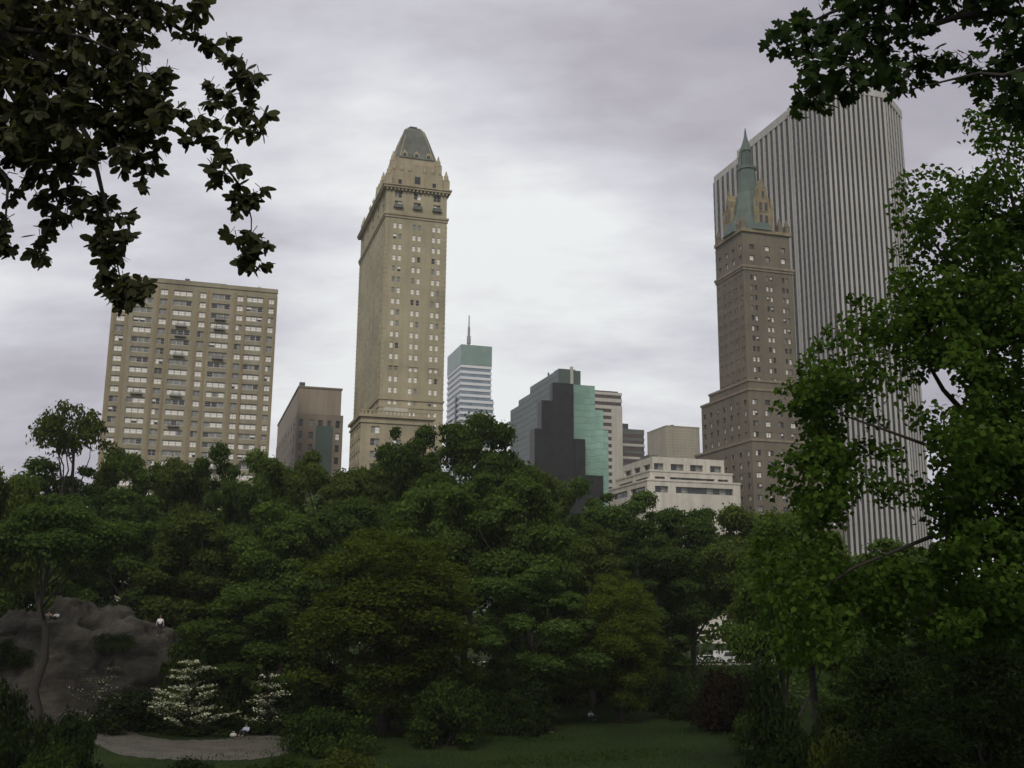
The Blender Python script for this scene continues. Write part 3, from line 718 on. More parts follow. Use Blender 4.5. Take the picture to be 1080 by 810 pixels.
MAPLE = [(0,-.03), (.02,-.22), (.16,-.52), (.3,-.3), (.42,-.52), (.56,-.48), (.58,-.2), (.8,-.22), (1.05,0), (.8,.22), (.58,.2), (.56,.48), (.42,.52), (.3,.3), (.16,.52), (.02,.22), (0,.03)]

def sphere_dirs(rng, n, up=.6):
    d = rng.normal(size=(n, 3)); d /= np.linalg.norm(d, axis=1, keepdims=True)
    flip = (d[:, 2] < 0) & (rng.random(n) < up); d[flip, 2] *= -1
    return d
def clump_leaves(rng, C, Rc, n, flat=.7, up=.55, thick=.45):
    w = Rc ** 2; idx = rng.choice(len(C), n, p=w / w.sum())
    d = sphere_dirs(rng, n, up)
    r = Rc[idx] * (1 - thick + thick * rng.random(n) ** .6) * (1 + .18 * rng.normal(size=n))
    P = C[idx] + d * r[:, None] * np.array([1, 1, flat])
    N = d * .9 + np.array([0, 0, .45]) + .6 * rng.normal(size=(n, 3))
    return P, N
def limb(mb, a, b, r0, r1, rng, sag=.0, seg=5, n=6, wob=.03):
    a, b = np.array(a, float), np.array(b, float); L = np.linalg.norm(b-a)
    pts = []
    for i in range(seg+1):
        t = i/seg; q = a + (b-a)*t + np.array([0, 0, sag*L*math.sin(math.pi*t)])
        if 0 < i < seg: q = q + rng.normal(size=3)*L*wob
        pts.append(q)
    mb.tube(pts, [r0+(r1-r0)*i/seg for i in range(seg+1)], n)
    return np.array(pts)
def make_tree_meshes(seed, H=20., Rr=6.5, base=.1, nc=75, nl=72000, leaf=.26, mat='leafA', form='round', lean=0):
    rng = np.random.default_rng(seed)
    zb = H*base; zc = (zb+H)/2 + (.04*H if form == 'dome' else 0); hz = (H-zb)/2
    lob = rng.normal(size=(7, 3)); lob /= np.linalg.norm(lob, axis=1, keepdims=True); la = rng.uniform(-.4, .42, 7)
    C = []; RC = []
    while len(C) < nc:
        d = rng.normal(size=3); d /= np.linalg.norm(d)
        if form == 'dome' and d[2] < -.35: continue
        m = 1 + sum(a*max(0, float(d @ l))**3 for a, l in zip(la, lob))
        rr = (.35+.6*rng.random()**.5) * m
        out = rng.random() < .08 and d[2] < .75
        if out: rr *= 1.22
        w = 1.0
        if form == 'cone': w = .55 + .5*(1-d[2])/2 if d[2] > 0 else 1
        C.append((d[0]*Rr*rr*w*.86, d[1]*Rr*rr*w*.86, zc + d[2]*hz*rr*.9)); RC.append(Rr*rng.uniform(.13, .32) * (.8 if d[2] > .6 else 1) * (.75 if out else 1))
    C = np.array(C); RC = np.array(RC)
    P, N = clump_leaves(rng, C, RC, nl, .62)
    S = leaf * rng.uniform(.45, 1.5, nl)
    cm = leaf_mesh('crown', P, N, S, SPRAY, M[mat], rng, .25)
    tr = MB(); r0 = .018*H+.06
    top = np.array([lean, rng.normal()*.3, zb+(H-zb)*.55])
    tp = limb(tr, (0, 0, -.4), top, r0, r0*.35, rng, 0, 7, 8, .016)
    for i in rng.choice(nc, 6 if base > .4 else 14, replace=False):
        t = rng.uniform(.35, .95); f = t*7; i0 = min(6, int(f)); a = tp[i0]*(1-f+i0) + tp[i0+1]*(f-i0)
        limb(tr, a, C[i], r0*(1-t*.6)*.5, r0*.07, rng, .06)
    return cm, tr.mesh('trunk', M['bark'])
PROTO = {}
def proto(kind):
    if kind not in PROTO:
        a = dict(roundA=dict(seed=11, mat='leafA'), roundB=dict(seed=12, mat='leafB', base=.08), roundD=dict(seed=13, mat='leafD', Rr=6.2), yellow=dict(seed=14, mat='leafC', base=.04, nl=70000, leaf=.215, nc=120),
                 roundE=dict(seed=15, mat='leafA', base=.12, form='dome', Rr=7), roundF=dict(seed=16, mat='leafB', base=.3, nc=55), roundG=dict(seed=18, mat='leafD', form='dome', nc=75),
                 airy=dict(seed=17, mat='leafD', base=.70, nc=34, nl=4200, leaf=.3, form='dome', Rr=5), bare=dict(seed=19, mat='leafB', base=.55, nc=46, nl=40000, form='dome'))[kind]
        PROTO[kind] = make_tree_meshes(**a)
    return PROTO[kind]
def tree(kind, px, ytop, dist, wpx, label, group='trees of the park wood', rz=None, wide=1., name='tree'):
    if kind != 'airy': ytop -= 950/dist; wpx *= 1.06
    cm, tm = proto(kind)
    top = at(px, ytop, dist); g = ground(top.x, dist)
    h = top.z - g; r = wpx/1120*dist/2
    t = thing(name, label, 'tree', (top.x, dist, g), random.uniform(0, 6.28) if rz is None else rz, group)
    rr = dict(roundD=6.2, roundE=7, airy=5).get(kind, 6.5)
    t.scale = (r/rr, r/rr, h/20.)
    put('trunk', tm, t); put('crown', cm, t)
    return t
T = [
 # the row that makes the treetop line
 ('roundG', 0, 462, 84, 100, 'dark tree cut off by the picture edge beside the lone airy tree'),
 ('airy', 82, 434, 112, 92, 'thin airy tree standing up alone against the sky before the beige block'),
 ('roundB', 62, 496, 112, 140, 'low dense treetop right under the thin airy tree'),
 ('roundA', 128, 464, 122, 90, 'rounded tree touching the lower corner of the beige apartment block'),
 ('roundD', 188, 474, 126, 90, 'olive treetop under the middle of the beige apartment block'),
 ('roundB', 238, 480, 124, 80, 'shortest treetop along the foot of the beige apartment block'),
 ('roundA', 282, 468, 128, 92, 'treetop filling the gap between beige block and brown block'),
 ('roundD', 334, 466, 122, 96, 'broad treetop below the brown block with the blank top'),
 ('roundG', 392, 464, 126, 96, 'treetop hiding the foot of the cream brick tower'),
 ('roundB', 440, 462, 120, 90, 'dark treetop at the right-angled corner of the cream tower wing'),
 ('roundE', 492, 447, 116, 135, 'tallest treetop of the wood in front of the mast tower'),
 ('roundD', 556, 484, 122, 90, 'sloping treetop in front of the dark stepped glass block'),
 ('roundB', 606, 516, 128, 90, 'low dark treetop under the pale green glass'),
 ('roundB', 668, 530, 124, 110, 'dark treetop in front of the white terraced block'),
 ('roundF', 728, 530, 122, 110, 'dark tree with a visible trunk below the brown spired tower'),
 ('roundG', 792, 522, 110, 110, 'treetop covering the base of the brown spired tower'),
('roundA', 22, 520, 98, 110, 'green tree low between the edge tree and the airy tree'),
 # middle ranks
 ('roundB', 145, 528, 110, 130, 'dark tree leaning over the grey rock outcrop'),
 ('roundD', 215, 535, 106, 130, 'olive tree just behind the end of the rock outcrop'),
 ('roundA', 300, 528, 104, 130, 'bright green tree in the thick of the wood below the brown block'),
 ('roundF', 366, 520, 106, 110, 'dark rounded tree behind the yellowish tree'),
 ('roundA', 455, 505, 102, 120, 'leafy tree rising directly behind the yellowish tree'),
 ('roundE', 545, 512, 98, 150, 'big spreading green tree in the centre below the dark stepped glass block'),
 ('roundD', 622, 548, 104, 100, 'olive tree between the big spreading tree and the lawn trees'),
 ('roundB', 690, 560, 112, 110, 'low branching dark tree in the shade behind the lawn'),
 ('roundG', 850, 560, 76, 150, 'olive tree beside the foot of the striped marble tower'),
 ('roundB', 920, 585, 70, 150, 'deep green tree under the near maple crown'),
 ('roundB', 1010, 590, 64, 170, 'darkest tree low behind the near maple crown'),
 # the front rank along lawn and path
 ('bare', 58, 545, 78, 150, 'tree with a bare trunk crossing in front of the rock outcrop', ),
 ('yellow', 415, 545, 82, 205, 'large yellowish green tree standing at the front of the wood'),
 ('yellow', 655, 600, 92, 100, 'small yellowish tree at the edge of the lawn'),
 ('roundB', 560, 610, 90, 120, 'dark bushy tree at the back edge of the lawn'),
 ('roundA', 258, 625, 87, 125, 'low green tree spreading beside the rock above the white shrubs'),
 ('roundE', 820, 560, 56, 120, 'light green tree at the end of the lawn with bright leaf tips'),
]
for a in T: tree(*a)

# shrubs
def shrub_mesh(seed, mat, n=9000, leaf=.055, nc=40, flat=.8, tall=1.):
    rng = np.random.default_rng(seed); C = []; RC = []
    for _ in range(nc):
        d = rng.normal(size=3); d /= np.linalg.norm(d); d[2] = abs(d[2])
        rr = .4+.5*rng.random(); C.append((d[0]*rr, d[1]*rr, (d[2]*rr*.85+.05)*tall)); RC.append(rng.uniform(.13, .3))
    C = np.array(C); RC = np.array(RC)
    P, N = clump_leaves(rng, C, RC, n, flat); P[:, 2] = np.abs(P[:, 2])
    cm = leaf_mesh('foliage', P, N, leaf*rng.uniform(.6, 1.4, n), SPRAY, M[mat], rng, .25)
    st = MB()
    for i in range(7): limb(st, (rng.normal()*.06, rng.normal()*.06, -.1), C[i], .03, .008, rng)
    return cm, st.mesh('stem', M['bark'])
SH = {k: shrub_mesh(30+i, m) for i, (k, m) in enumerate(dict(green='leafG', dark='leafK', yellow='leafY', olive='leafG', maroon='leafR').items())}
SH['thicket'] = shrub_mesh(40, 'leafK', 30000, .034, 90, .8, 2.4)  # thicket leaves carry the maple's shade in their colour
def shrub(kind, px, ytop, dist, wpx, label, group='shrubs under the trees'):
    top = at(px, ytop, dist); g = ground(top.x, dist); h = max(.6, top.z-g); r = wpx/1120*dist/2
    t = thing('shrub', label, 'shrub', (top.x, dist, g-.05), random.uniform(0, 6.28), group); t.scale = (r, r, h/.95/(2.4 if kind == 'thicket' else 1))
    put('foliage', SH[kind][0], t); put('stem', SH[kind][1], t)
S = [
 ('dark', 20, 708, 52, 110, 'dark bush in the near corner below the rock outcrop'),
 ('dark', 75, 745, 50, 90, 'dark bush between the near corner and the white flowering shrub'),
 ('olive', 60, 782, 47, 90, 'olive bush at the bottom edge beside the path end'),
 ('green', 215, 650, 86, 100, 'bright green bush hanging over the end of the rock'),
 ('dark', 320, 690, 86, 110, 'dark bush behind the smaller white shrub'),
 ('dark', 215, 752, 82.5, 90, 'dark low bush at the foot of the large white shrub'),
 ('dark', 285, 748, 83, 70, 'dark low bush at the foot of the smaller white shrub'),
 ('yellow', 372, 780, 56, 90, 'light olive bush at the bottom edge beyond the path'),
 ('green', 350, 735, 72, 100, 'green bush under the large yellowish tree'),
 ('olive', 470, 715, 76, 110, 'olive bush at the lawn side of the large yellowish tree'),
 ('dark', 545, 705, 84, 90, 'dark bush at the back of the lawn near the central tree'),
 ('maroon', 768, 698, 88, 110, 'maroon leaved bush at the far end of the lawn'),
 ('dark', 722, 705, 96, 60, 'dark bush beside the maroon bush'),
 ('olive', 690, 700, 104, 80, 'olive bush behind the pair seated on the lawn'),
 ('green', 810, 725, 72, 80, 'green bush just past the maroon bush'),
 ('yellow', 872, 735, 46, 70, 'pale leaved bush lit at the edge of the dark thicket'),
 ('dark', 832, 688, 50, 110, 'dark bush hiding the two thin trunks at the end of the lawn'),
 ('dark', 850, 770, 44, 130, 'dark bush at the bottom edge of the lawn'),
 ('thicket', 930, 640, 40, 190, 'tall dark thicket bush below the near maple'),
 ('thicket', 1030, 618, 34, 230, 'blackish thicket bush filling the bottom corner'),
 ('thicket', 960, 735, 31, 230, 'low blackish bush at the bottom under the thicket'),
 ('olive', 610, 700, 110, 70, 'olive bush behind the lone sitter on the lawn'),
 ('dark', 190, 800, 54, 110, 'dark bush cut off by the bottom edge in front of the path'),
 ('olive', 300, 797, 56, 90, 'olive bush at the bottom edge by the nearer end of the path'),
 ('dark', 140, 722, 84, 110, 'dark bush growing against the lower face of the rock'),
]
for a in S: shrub(*a)

# white flowering shrubs: tiers of pale bracts
def flowering(px, ytop, dist, wpx, seed, label, nt=9, nb=1500, k=1.):
    rng = np.random.default_rng(seed); top = at(px, ytop, dist); g = ground(top.x, dist); h = top.z-g; r = wpx/1120*dist/2
    t = thing('flowering_shrub', label, 'shrub', (top.x, dist, g), 0, 'white flowering shrubs by the path')
    st = MB(); P = []; N = []; LP = []; LN = []; A = []
    for i in range(nt):
        z = h*(.26+.70*i/(nt-1)); rad = r*(1.05-.62*(i/(nt-1))**2.2)*rng.uniform(.85, 1.1)
        for j in range(6 if i < nt-1 else 3):
            a = rng.uniform(0, 6.28); L = rad*rng.uniform(.6, 1.05); tip = np.array([math.cos(a)*L, math.sin(a)*L, z+rng.normal()*.12])
            limb(st, (0, 0, z-.35*L), tip, .03, .008, rng, .05)
            m = int(nb/nt/6*(1.3-.5*i/nt))
            s = rng.uniform(.3, 1.08, m); q = np.array([0, 0, z-.35*L])[None]*(1-s[:, None]) + tip[None]*s[:, None]
            q = q + rng.normal(size=(m, 3))*np.array([.16, .16, .05]); q[:, 2] += .08 + .12*np.sin(s*3)
            P.append(q); N.append(np.array([0, 0, 1.]) + .5*rng.normal(size=(m, 3)))
            LP.append(q[: m*2//3] - np.array([0, 0, .12]) + rng.normal(size=(m*2//3, 3))*.1); LN.append(np.array([0, 0, 1.]) + .6*rng.normal(size=(m*2//3, 3)))
    limb(st, (0, 0, -.2), (0, 0, h*.9), .07, .015, rng)
    P = np.concatenate(P); N = np.concatenate(N); LP = np.concatenate(LP); LN = np.concatenate(LN)
    put('blossom', leaf_mesh('blossom', P, N, k*.11*rng.uniform(.7, 1.3, len(P)), SPRAY, M['bract'], rng, .2), t)
    put('foliage', leaf_mesh('foliage', LP, LN, .16*rng.uniform(.7, 1.3, len(LP)), SPRAY, M['leafD'], rng, .2), t)
    st.build('stem', M['bark'], t)
flowering(202, 696, 81, 80, 51, 'large white flowering shrub in spreading tiers above the path', 8, 3600, 1.35)
flowering(284, 712, 82, 50, 52, 'smaller sparse white shrub nearest the pale seated figure', 6, 700, 1.15)
flowering(108, 704, 82, 80, 53, 'faint greenish white shrub at the foot of the rock', 6, 380, 1.0)

# ------------------------------------------------------------------ overhanging branches near the camera
def twig_path(mb, pts, r0, r1, n=6):
    m = len(pts); mb.tube(pts, [r0+(r1-r0)*i/(m-1) for i in range(m)], n)
def pxp(px, py, Y, rng=None, j=0.):
    q = at(px, py, Y)
    return np.array(q) + (rng.normal(size=3)*j if rng is not None else 0)

def oak():
    rng = np.random.default_rng(71); Y0 = 7.6
    bx, by = -6.6, 7.0; g = ground(bx, by)
    t = thing('overhanging_tree', 'broad leaved tree whose drooping dark branch hangs into the upper corner over the beige block', 'tree', (bx, by, g))
    off = np.array([bx, by, g])
    tr = MB(); limb(tr, (0, 0, -.3), (.3, .2, 8.6), .34, .2, rng, 0, 6, 10); limb(tr, (.3, .2, 8.4), (-.8, .5, 12.5), .2, .06, rng, 0, 5, 8)
    tr.build('trunk', M['bark'], t)
    br = MB()
    def path(pl, r0, r1):
        twig_path(br, [pxp(x, y, Y0+dy, rng, .01)-off for x, y, dy in pl], r0, r1)
    start = (-330, -40, 0)
    path([(-420, -60, -.4), (-200, -40, -.2), (-40, 10, 0), (40, 60, 0), (95, 150, .1), (115, 230, .1), (128, 300, .1)], .06, .004)
    path([(-200, -40, -.2), (0, -30, .2), (110, -10, .3), (160, 8, .3), (190, 28, .3), (228, 52, .3), (258, 85, .3), (272, 130, .3)], .035, .004)
    path([(40, 20, 0), (110, 70, .2), (165, 105, .3), (195, 128, .3), (225, 160, .3), (258, 200, .2), (266, 232, .2), (266, 262, .2)], .022, .003)
    path([(-60, 20, .1), (0, 80, .1), (20, 110, .1), (50, 185, .1), (60, 215, .1), (40, 262, .1)], .03, .004)
    path([(-80, 60, -.2), (-20, 150, -.1), (5, 190, -.1), (4, 250, -.1)], .03, .004)
    path([(60, 60, .2), (110, 110, .2), (140, 150, .2), (155, 190, .2)], .025, .004)
    path([(-40, 10, 0), (20, 30, -.2), (90, 40, -.3), (150, 70, -.3)], .03, .004)
    path([(80, 140, .1), (75, 190, .1), (70, 235, .1)], .012, .003)
    br.build('branch', M['bark'], t)
    # rosettes of leaves: (px, py, count, spread)
    Rz = []
    for (x, y) in [(160,12),(180,22),(192,38),(205,22),(214,44),(225,52),(238,58),(252,62),(262,72),(258,92),(268,98),(262,112),(272,128),(276,140),(248,82),(240,100),(228,96),(246,118),
                   (222,108),(212,120),(206,134),(196,118),(198,146),(230,128),(216,146),(228,150),(236,166),(240,184),(228,176),(252,196),(246,208),(262,206),(268,210),(258,214),
                   (262,258),(270,266),(258,270),(268,278),(277,256),(252,252),
                   (150,150),(146,166),(158,176),(150,188),(164,160),(132,142),(138,168),(118,150),(126,176),(140,120),(158,126),(170,148),
                   (95,205),(104,216),(98,226),(112,212),(106,236),(122,226),(128,242),(116,250),(108,262),(118,276),(112,286),(104,248),(134,252),(126,268),
                   (112,296),(122,300),(134,296),(142,306),(128,312),(120,316),(136,318),(146,298),(112,308),(150,310),
                   (40,206),(48,216),(60,222),(54,232),(70,228),(42,250),(36,264),(44,270),(34,188),(64,204),(78,212),(86,200),
                   (4,150),(12,166),(2,182),(8,230),(3,246),(10,262),(-4,256),(20,120),(14,136),(26,154),(18,200),(30,170)]:
        Rz.append((x, y, .1))
    for _ in range(1150):                                             # the thick of the branch
        x = rng.uniform(-260, 175); lim = 195 - max(0, x-60)*.55 if x > 60 else (170 if x > -20 else 240)
        y = rng.uniform(-150, 1)*1. if rng.random() < .3 else rng.uniform(0, lim)
        if 150 < x < 175 and 20 < y < 70 and rng.random() < .7: continue
        Rz.append((x, y, .5))
    for _ in range(260): Rz.append((rng.uniform(-60, 150), rng.uniform(-60, 150), .5))
    for _ in range(50): Rz.append((rng.uniform(90, 215), rng.uniform(-90, 20), .4))
    Rz += [(x+rng.normal()*7, y+rng.normal()*7, .12) for x, y, d in Rz[:115]]
    P = []; N = []; A = []; S = []; stems = MB()
    for (x, y, dj) in Rz:
        c = pxp(x, y, Y0+rng.normal()*dj*.6+.15, rng, .012)-off
        m = rng.integers(10, 16); hang = np.array([rng.normal()*.35, rng.normal()*.35, -.55]); hang /= np.linalg.norm(hang)
        e1 = np.cross(hang, [0, 1, .2]); e1 /= np.linalg.norm(e1); e2 = np.cross(hang, e1)
        twig_path(stems, [c-hang*.07, c-hang*.03+rng.normal(size=3)*.004, c+hang*.02], .0035, .002, 4)
        for k in range(m):
            a = 6.28*k/m + rng.normal()*.3; out = e1*math.cos(a)+e2*math.sin(a)
            ax = out*.95 + hang*rng.uniform(.1, .8) + np.array([0, 0, -.15])
            nn = -hang*.5 + out*.4 + np.array([0, -.35, 0]) + rng.normal(size=3)*.45
            P.append(c+rng.normal(size=3)*.012); A.append(ax); N.append(nn); S.append(rng.uniform(.068, .12))
    put('leaf_spray', leaf_mesh('leaf_spray', np.array(P), np.array(N), np.array(S), OVAL, M['leafO'], rng, .25, np.array(A)), t)
    stems.build('twig', M['bark'], t, stuff=True)
oak()

def maple_leaves(name, blobs, Y0, off, mat, rng, size, dens, t, shape=MAPLE, depth=.5, flat=.8):
    P = []; N = []; S = []
    for b in blobs:
        x, y, r = b[:3]; dy = b[3] if len(b) > 3 else 0
        rm = r/1120*Y0; n = max(6, int(dens*(rm/size)**2))
        d = sphere_dirs(rng, n, .2); rad = rm*rng.random(n)**.42*(1+.12*rng.normal(size=n))
        c = pxp(x, y, Y0+dy+rng.normal()*depth*.5)-off
        P.append(c + d*rad[:, None]*np.array([1, 1.2, flat])); N.append(d*.3+np.array([0, -.5, .4])+.65*rng.normal(size=(n, 3))); S.append(size*rng.uniform(.65, 1.25, n))
    P = np.concatenate(P); N = np.concatenate(N); S = np.concatenate(S)
    ax = rng.normal(size=P.shape)*.8 + np.array([0, 0, -.7])
    return put(name, leaf_mesh(name, P, N, S, shape, mat, rng, .2, ax), t)

def maple_overhang():
    rng = np.random.default_rng(81); Y0 = 9.0
    bx, by = 8.4, 8.4; g = ground(bx, by); off = np.array([bx, by, g])
    t = thing('overhanging_maple', 'maple whose dark star leaved branch reaches across in front of the striped marble tower', 'tree', (bx, by, g))
    tr = MB(); limb(tr, (0, 0, -.3), (-.2, .1, 9.5), .3, .16, rng, 0, 6, 10); tr.build('trunk', M['bark'], t)
    br = MB()
    def path(pl, r0, r1): twig_path(br, [pxp(x, y, Y0+dy, rng, .012)-off for x, y, dy in pl], r0, r1)
    path([(1560, -60, -.3), (1300, -40, 0), (1100, 10, 0), (1010, 20, 0), (940, 40, .1), (890, 72, .1), (850, 100, .1)], .055, .005)
    path([(1300, -40, 0), (1080, -40, .2), (960, -10, .2), (880, 12, .2), (830, 35, .2)], .05, .005)
    path([(1300, 0, 0), (1120, 60, -.2), (1060, 80, -.2), (1030, 80, -.2), (960, 95, -.1)], .04, .005)
    path([(890, 72, .1), (870, 90, .1), (845, 112, .1)], .012, .003)
    br.build('branch', M['bark'], t)
    B = [(822,36,15),(832,50,16),(846,34,20),(842,20,14),(862,48,22),(858,70,17),(878,30,24),(884,58,22),(900,16,26),(902,44,24),(930,26,28),(926,58,22),(960,10,26),(958,44,15),(990,2,24),(980,26,12),(1020,6,22),(1050,10,26),(1076,22,22),
         (862,100,17),(850,112,13),(842,119,9),(876,96,18),(876,84,16),(868,114,11),(894,84,17),(908,72,16),(856,88,13),(890,104,11),(912,90,10),
         (930,78,18),(946,84,15),(950,98,11),(966,80,15),(982,66,17),(978,84,10),(1000,58,14),(1000,74,8),(966,62,14),(940,66,16),
         (1024,74,15),(1034,92,14),(1046,76,20),(1060,100,17),(1066,64,22),(1076,90,20),(1078,50,18),(1054,112,10),(1030,60,9),(1074,118,13),(1040,40,8),(1056,40,10)]
    for _ in range(60): B.append((rng.uniform(880, 1130), rng.uniform(-110, 2), 24))
    for _ in range(90): B.append((rng.uniform(1085, 1300), rng.uniform(-130, 130), 26))
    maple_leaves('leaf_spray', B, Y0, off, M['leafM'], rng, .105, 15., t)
maple_overhang()

def near_maple():
    rng = np.random.default_rng(91); Y0 = 21.
    q = at(1150, 400, Y0); g = ground(q.x, Y0); off = np.array([q.x, Y0, g])
    t = thing('maple_tree', 'near leafy maple crown with bright green tips in front of the striped marble tower', 'tree', (q.x, Y0, g))
    tr = MB(); limb(tr, (0, 0, -.4), pxp(1125, 460, Y0)-off, .3, .2, rng, 0, 6, 10); limb(tr, pxp(1125, 462, Y0)-off, pxp(1080, 230, Y0)-off, .2, .05, rng, 0, 5, 8)
    def path(pl, r0, r1): twig_path(tr, [pxp(x, y, Y0+dy, rng, .03)-off for x, y, dy in pl], r0, r1)
    path([(1124, 500, 0), (1050, 462, .2), (1012, 430, .2), (996, 412, .2), (976, 380, .2), (930, 350, .2), (890, 345, .2)], .08, .012)
    path([(1124, 500, 0), (985, 474, -.3), (930, 450, -.3), (860, 430, -.3)], .05, .012)
    path([(1128, 540, 0), (980, 566, -.3), (900, 600, -.4), (840, 640, -.4)], .06, .012)
    path([(1104, 350, 0), (1010, 284, .2), (965, 230, .2)], .07, .01)
    path([(1090, 300, 0), (1062, 200, .2), (1045, 140, .2)], .06, .01)
    path([(1130, 580, 0), (1010, 640, -.5), (950, 660, -.5)], .05, .012)
    tr.build('trunk', M['bark'], t)
    B = [(1024,122,14),(1036,135,20),(1056,120,22),(1070,140,24),(1050,155,18),(1066,172,22),(1078,192,18),(1040,150,12),(1078,110,20),
         (948,196,11),(962,188,13),(978,184,15),(996,188,16),(1012,200,15),(1026,212,16),(1044,220,20),(1062,214,22),(950,214,11),(970,210,17),(990,216,18),(1010,226,18),(1070,238,22),
         (942,236,9),(956,244,15),(978,244,17),(1002,252,15),(968,264,16),(950,266,12),(946,284,11),(958,296,16),(944,304,10),(976,290,15),(1030,262,14),(1050,258,20),(1072,272,24),(1046,286,18),(1024,296,16),(1000,300,13),(1010,316,16),(1060,310,26),(1036,324,22),(972,312,14),(990,330,16),
         (900,316,10),(914,322,14),(930,330,16),(896,334,13),(880,346,12),(912,346,20),(940,352,20),(964,342,18),(866,362,12),(886,368,20),(912,376,22),(940,380,20),(968,376,20),(990,360,16),(1014,350,18),(1040,360,24),(1068,352,26),
         (848,384,12),(862,392,19),(886,398,22),(914,408,22),(944,410,18),(966,402,12),(832,408,11),(846,416,18),(870,424,22),(898,432,20),(926,438,14),(836,436,11),(856,446,16),(880,452,17),(960,436,9),(826,424,8),
         (1050,396,24),(1072,404,24),(1030,384,14),(1048,432,22),(1072,446,26),(1030,452,18),(1010,462,16),(986,458,12),(1040,480,24),(1068,490,26),(1014,496,20),(990,492,11),
         (832,476,14),(848,486,18),(822,494,10),(838,504,18),(864,500,14),(818,514,10),(836,522,14),(860,520,17),(884,508,9),(876,540,12),(850,540,13),(900,484,10),(918,470,9),(940,478,8),(930,520,7),(898,528,8),(955,500,7),
         (1000,530,16),(1026,524,22),(1052,528,22),(1074,540,24),(1010,560,20),(1040,564,24),(990,580,12),(1066,580,26),(1024,596,22),(1000,604,14),(1052,616,24),(1076,624,24),(1030,636,22),
         (800,566,9),(815,572,13),(836,568,15),(856,574,16),(880,566,12),(796,586,11),(814,594,16),(838,596,18),(862,600,18),(888,596,18),(800,612,14),(824,618,18),(850,624,20),(878,622,20),(906,612,16),(932,606,10),(955,600,10),(975,612,12),
         (806,640,15),(830,646,20),(858,650,22),(888,648,22),(918,640,20),(946,636,16),(970,640,16),(1000,640,18),(822,672,18),(848,678,22),(878,680,24),(908,676,24),(940,668,22),(970,672,20),(1000,672,22),(1030,674,24),(1060,664,26),
         (840,704,16)]
    B = [b for b in B if not (b[1] > 630 and b[0] > 890)]
    for _ in range(130): B.append((rng.uniform(1085, 1270), rng.uniform(90, 690), 26))
    for _ in range(40): B.append((rng.uniform(1030, 1085), rng.uniform(180, 690), 22, .9))
    k = 0
    while k < 190:
        x = rng.uniform(850, 1090); y = rng.uniform(300, 800)
        if y < 700 and x < 850 + max(0, 420-y)*.9: continue
        if 890 < x < 990 and 445 < y < 598 and rng.random() < .93: continue
        if 885 < x < 970 and 320 < y < 446 and rng.random() < .75: continue
        if (x-1003)**2 + (y-415)**2 < 30**2: continue
        if y > 660 + (x-850)*.1 or (y > 560 and rng.random() < .5): continue
        B.append((x, y, 22, -.6 if x > 1000 else .3)); k += 1
    for _ in range(45): B.append((rng.uniform(965, 1085), rng.uniform(190, 330), 18))
    for y in range(360, 640, 22): B.append((1036+rng.uniform(-22, 22), y, 20, -1.6))
    BB = [(x+rng.normal()*3, y+rng.normal()*3, r*1.12, rng.normal()*.7 + (e[0] if e else 0)) for x, y, r, *e in B]
    lf = [(0,-.03), (.12,-.34), (.42,-.46), (.6,-.24), (1.0,0), (.6,.24), (.42,.46), (.12,.34), (0,.03)]
    maple_leaves('crown', BB, Y0, off, M['leafE'], rng, .12, 7.8, t, lf, .9)
near_maple()

# ------------------------------------------------------------------ rock outcrop
def mat_rock():
    m, nt, b = nodes('grey_schist'); co = objco(nt)
    n1 = noise(nt, 1.1, co, 10, .75); n2 = noise(nt, .9, co, 6, .6, (.5, .5, 1.9), (.35, .3, 0))
    col = ramp(nt, n1, [(.3, (.014, .012, .008)), (.5, (.04, .035, .026)), (.72, (.082, .073, .06))])
    col = mixc(nt, .7, col, ramp(nt, n2, [(.35, (.45, .43, .4)), (.6, (1, 1, 1))]), 'MULTIPLY')
    nt.links.new(col, b.inputs['Base Color']); b.inputs['Roughness'].default_value = .9
    bp = nt.nodes.new('ShaderNodeBump'); bp.inputs['Strength'].default_value = .9; bp.inputs['Distance'].default_value = .3
    nt.links.new(n2, bp.inputs['Height']); nt.links.new(bp.outputs[0], b.inputs['Normal']); return m
M['rock'] = mat_rock()
from mathutils import noise as mn
def rock_outcrop():
    c = at(96, 660, 96); nx, ny = 110, 80
    pts = []
    for i in range(nx+1):
        for j in range(ny+1):
            u = -1+2*i/nx; v = -1+2*j/ny
            e = max(0., 1-abs(u+.06*v)**2.6)*max(0., 1-abs(v)**1.7)
            prof = e**.5
            x = u*10.6; y = v*9
            z = 8.6*prof*(.96-.09*u) 
            q = Vector((x*.22+3, y*.22, z*.1))
            z += (mn.fractal(q*1.6, .8, 2.1, 6) * 1.3 + mn.ridged_multi_fractal(q*2.2, .9, 2.1, 5, 1., 2.)*.45 + mn.noise(Vector((x*.9, y*.9, 3)))*.35) * min(1, e*4)
            z = (z + .22*math.sin(z*2.3+x*.8+y*.3+2*mn.noise(q))) if e > .05 else z - .8
            pts.append((x + mn.noise(Vector((x*.4, y*.4, z)))*.7, y + mn.noise(Vector((x*.4, y*.4, z+9)))*.8, z))
    mb = MB(); mb.v = pts
    for i in range(nx):
        for j in range(ny):
            a = i*(ny+1)+j; mb.f.append((a, a+ny+1, a+ny+2, a+1)); mb.m.append(0); mb.smooth.append(True)
    o = mb.build('rock_outcrop', M['rock'], None, (c.x, 96, 0))
    tag(o, 'big bare grey rock outcrop rising above the path among the trees', 'rock')
    bpy.context.view_layer.update()
    return o
ROCK = rock_outcrop()
def rock_top(x, y):
    ok, loc, *_ = ROCK.ray_cast(ROCK.matrix_world.inverted() @ Vector((x, y, 60)), Vector((0, 0, -1)))
    return (ROCK.matrix_world @ loc).z if ok else 0

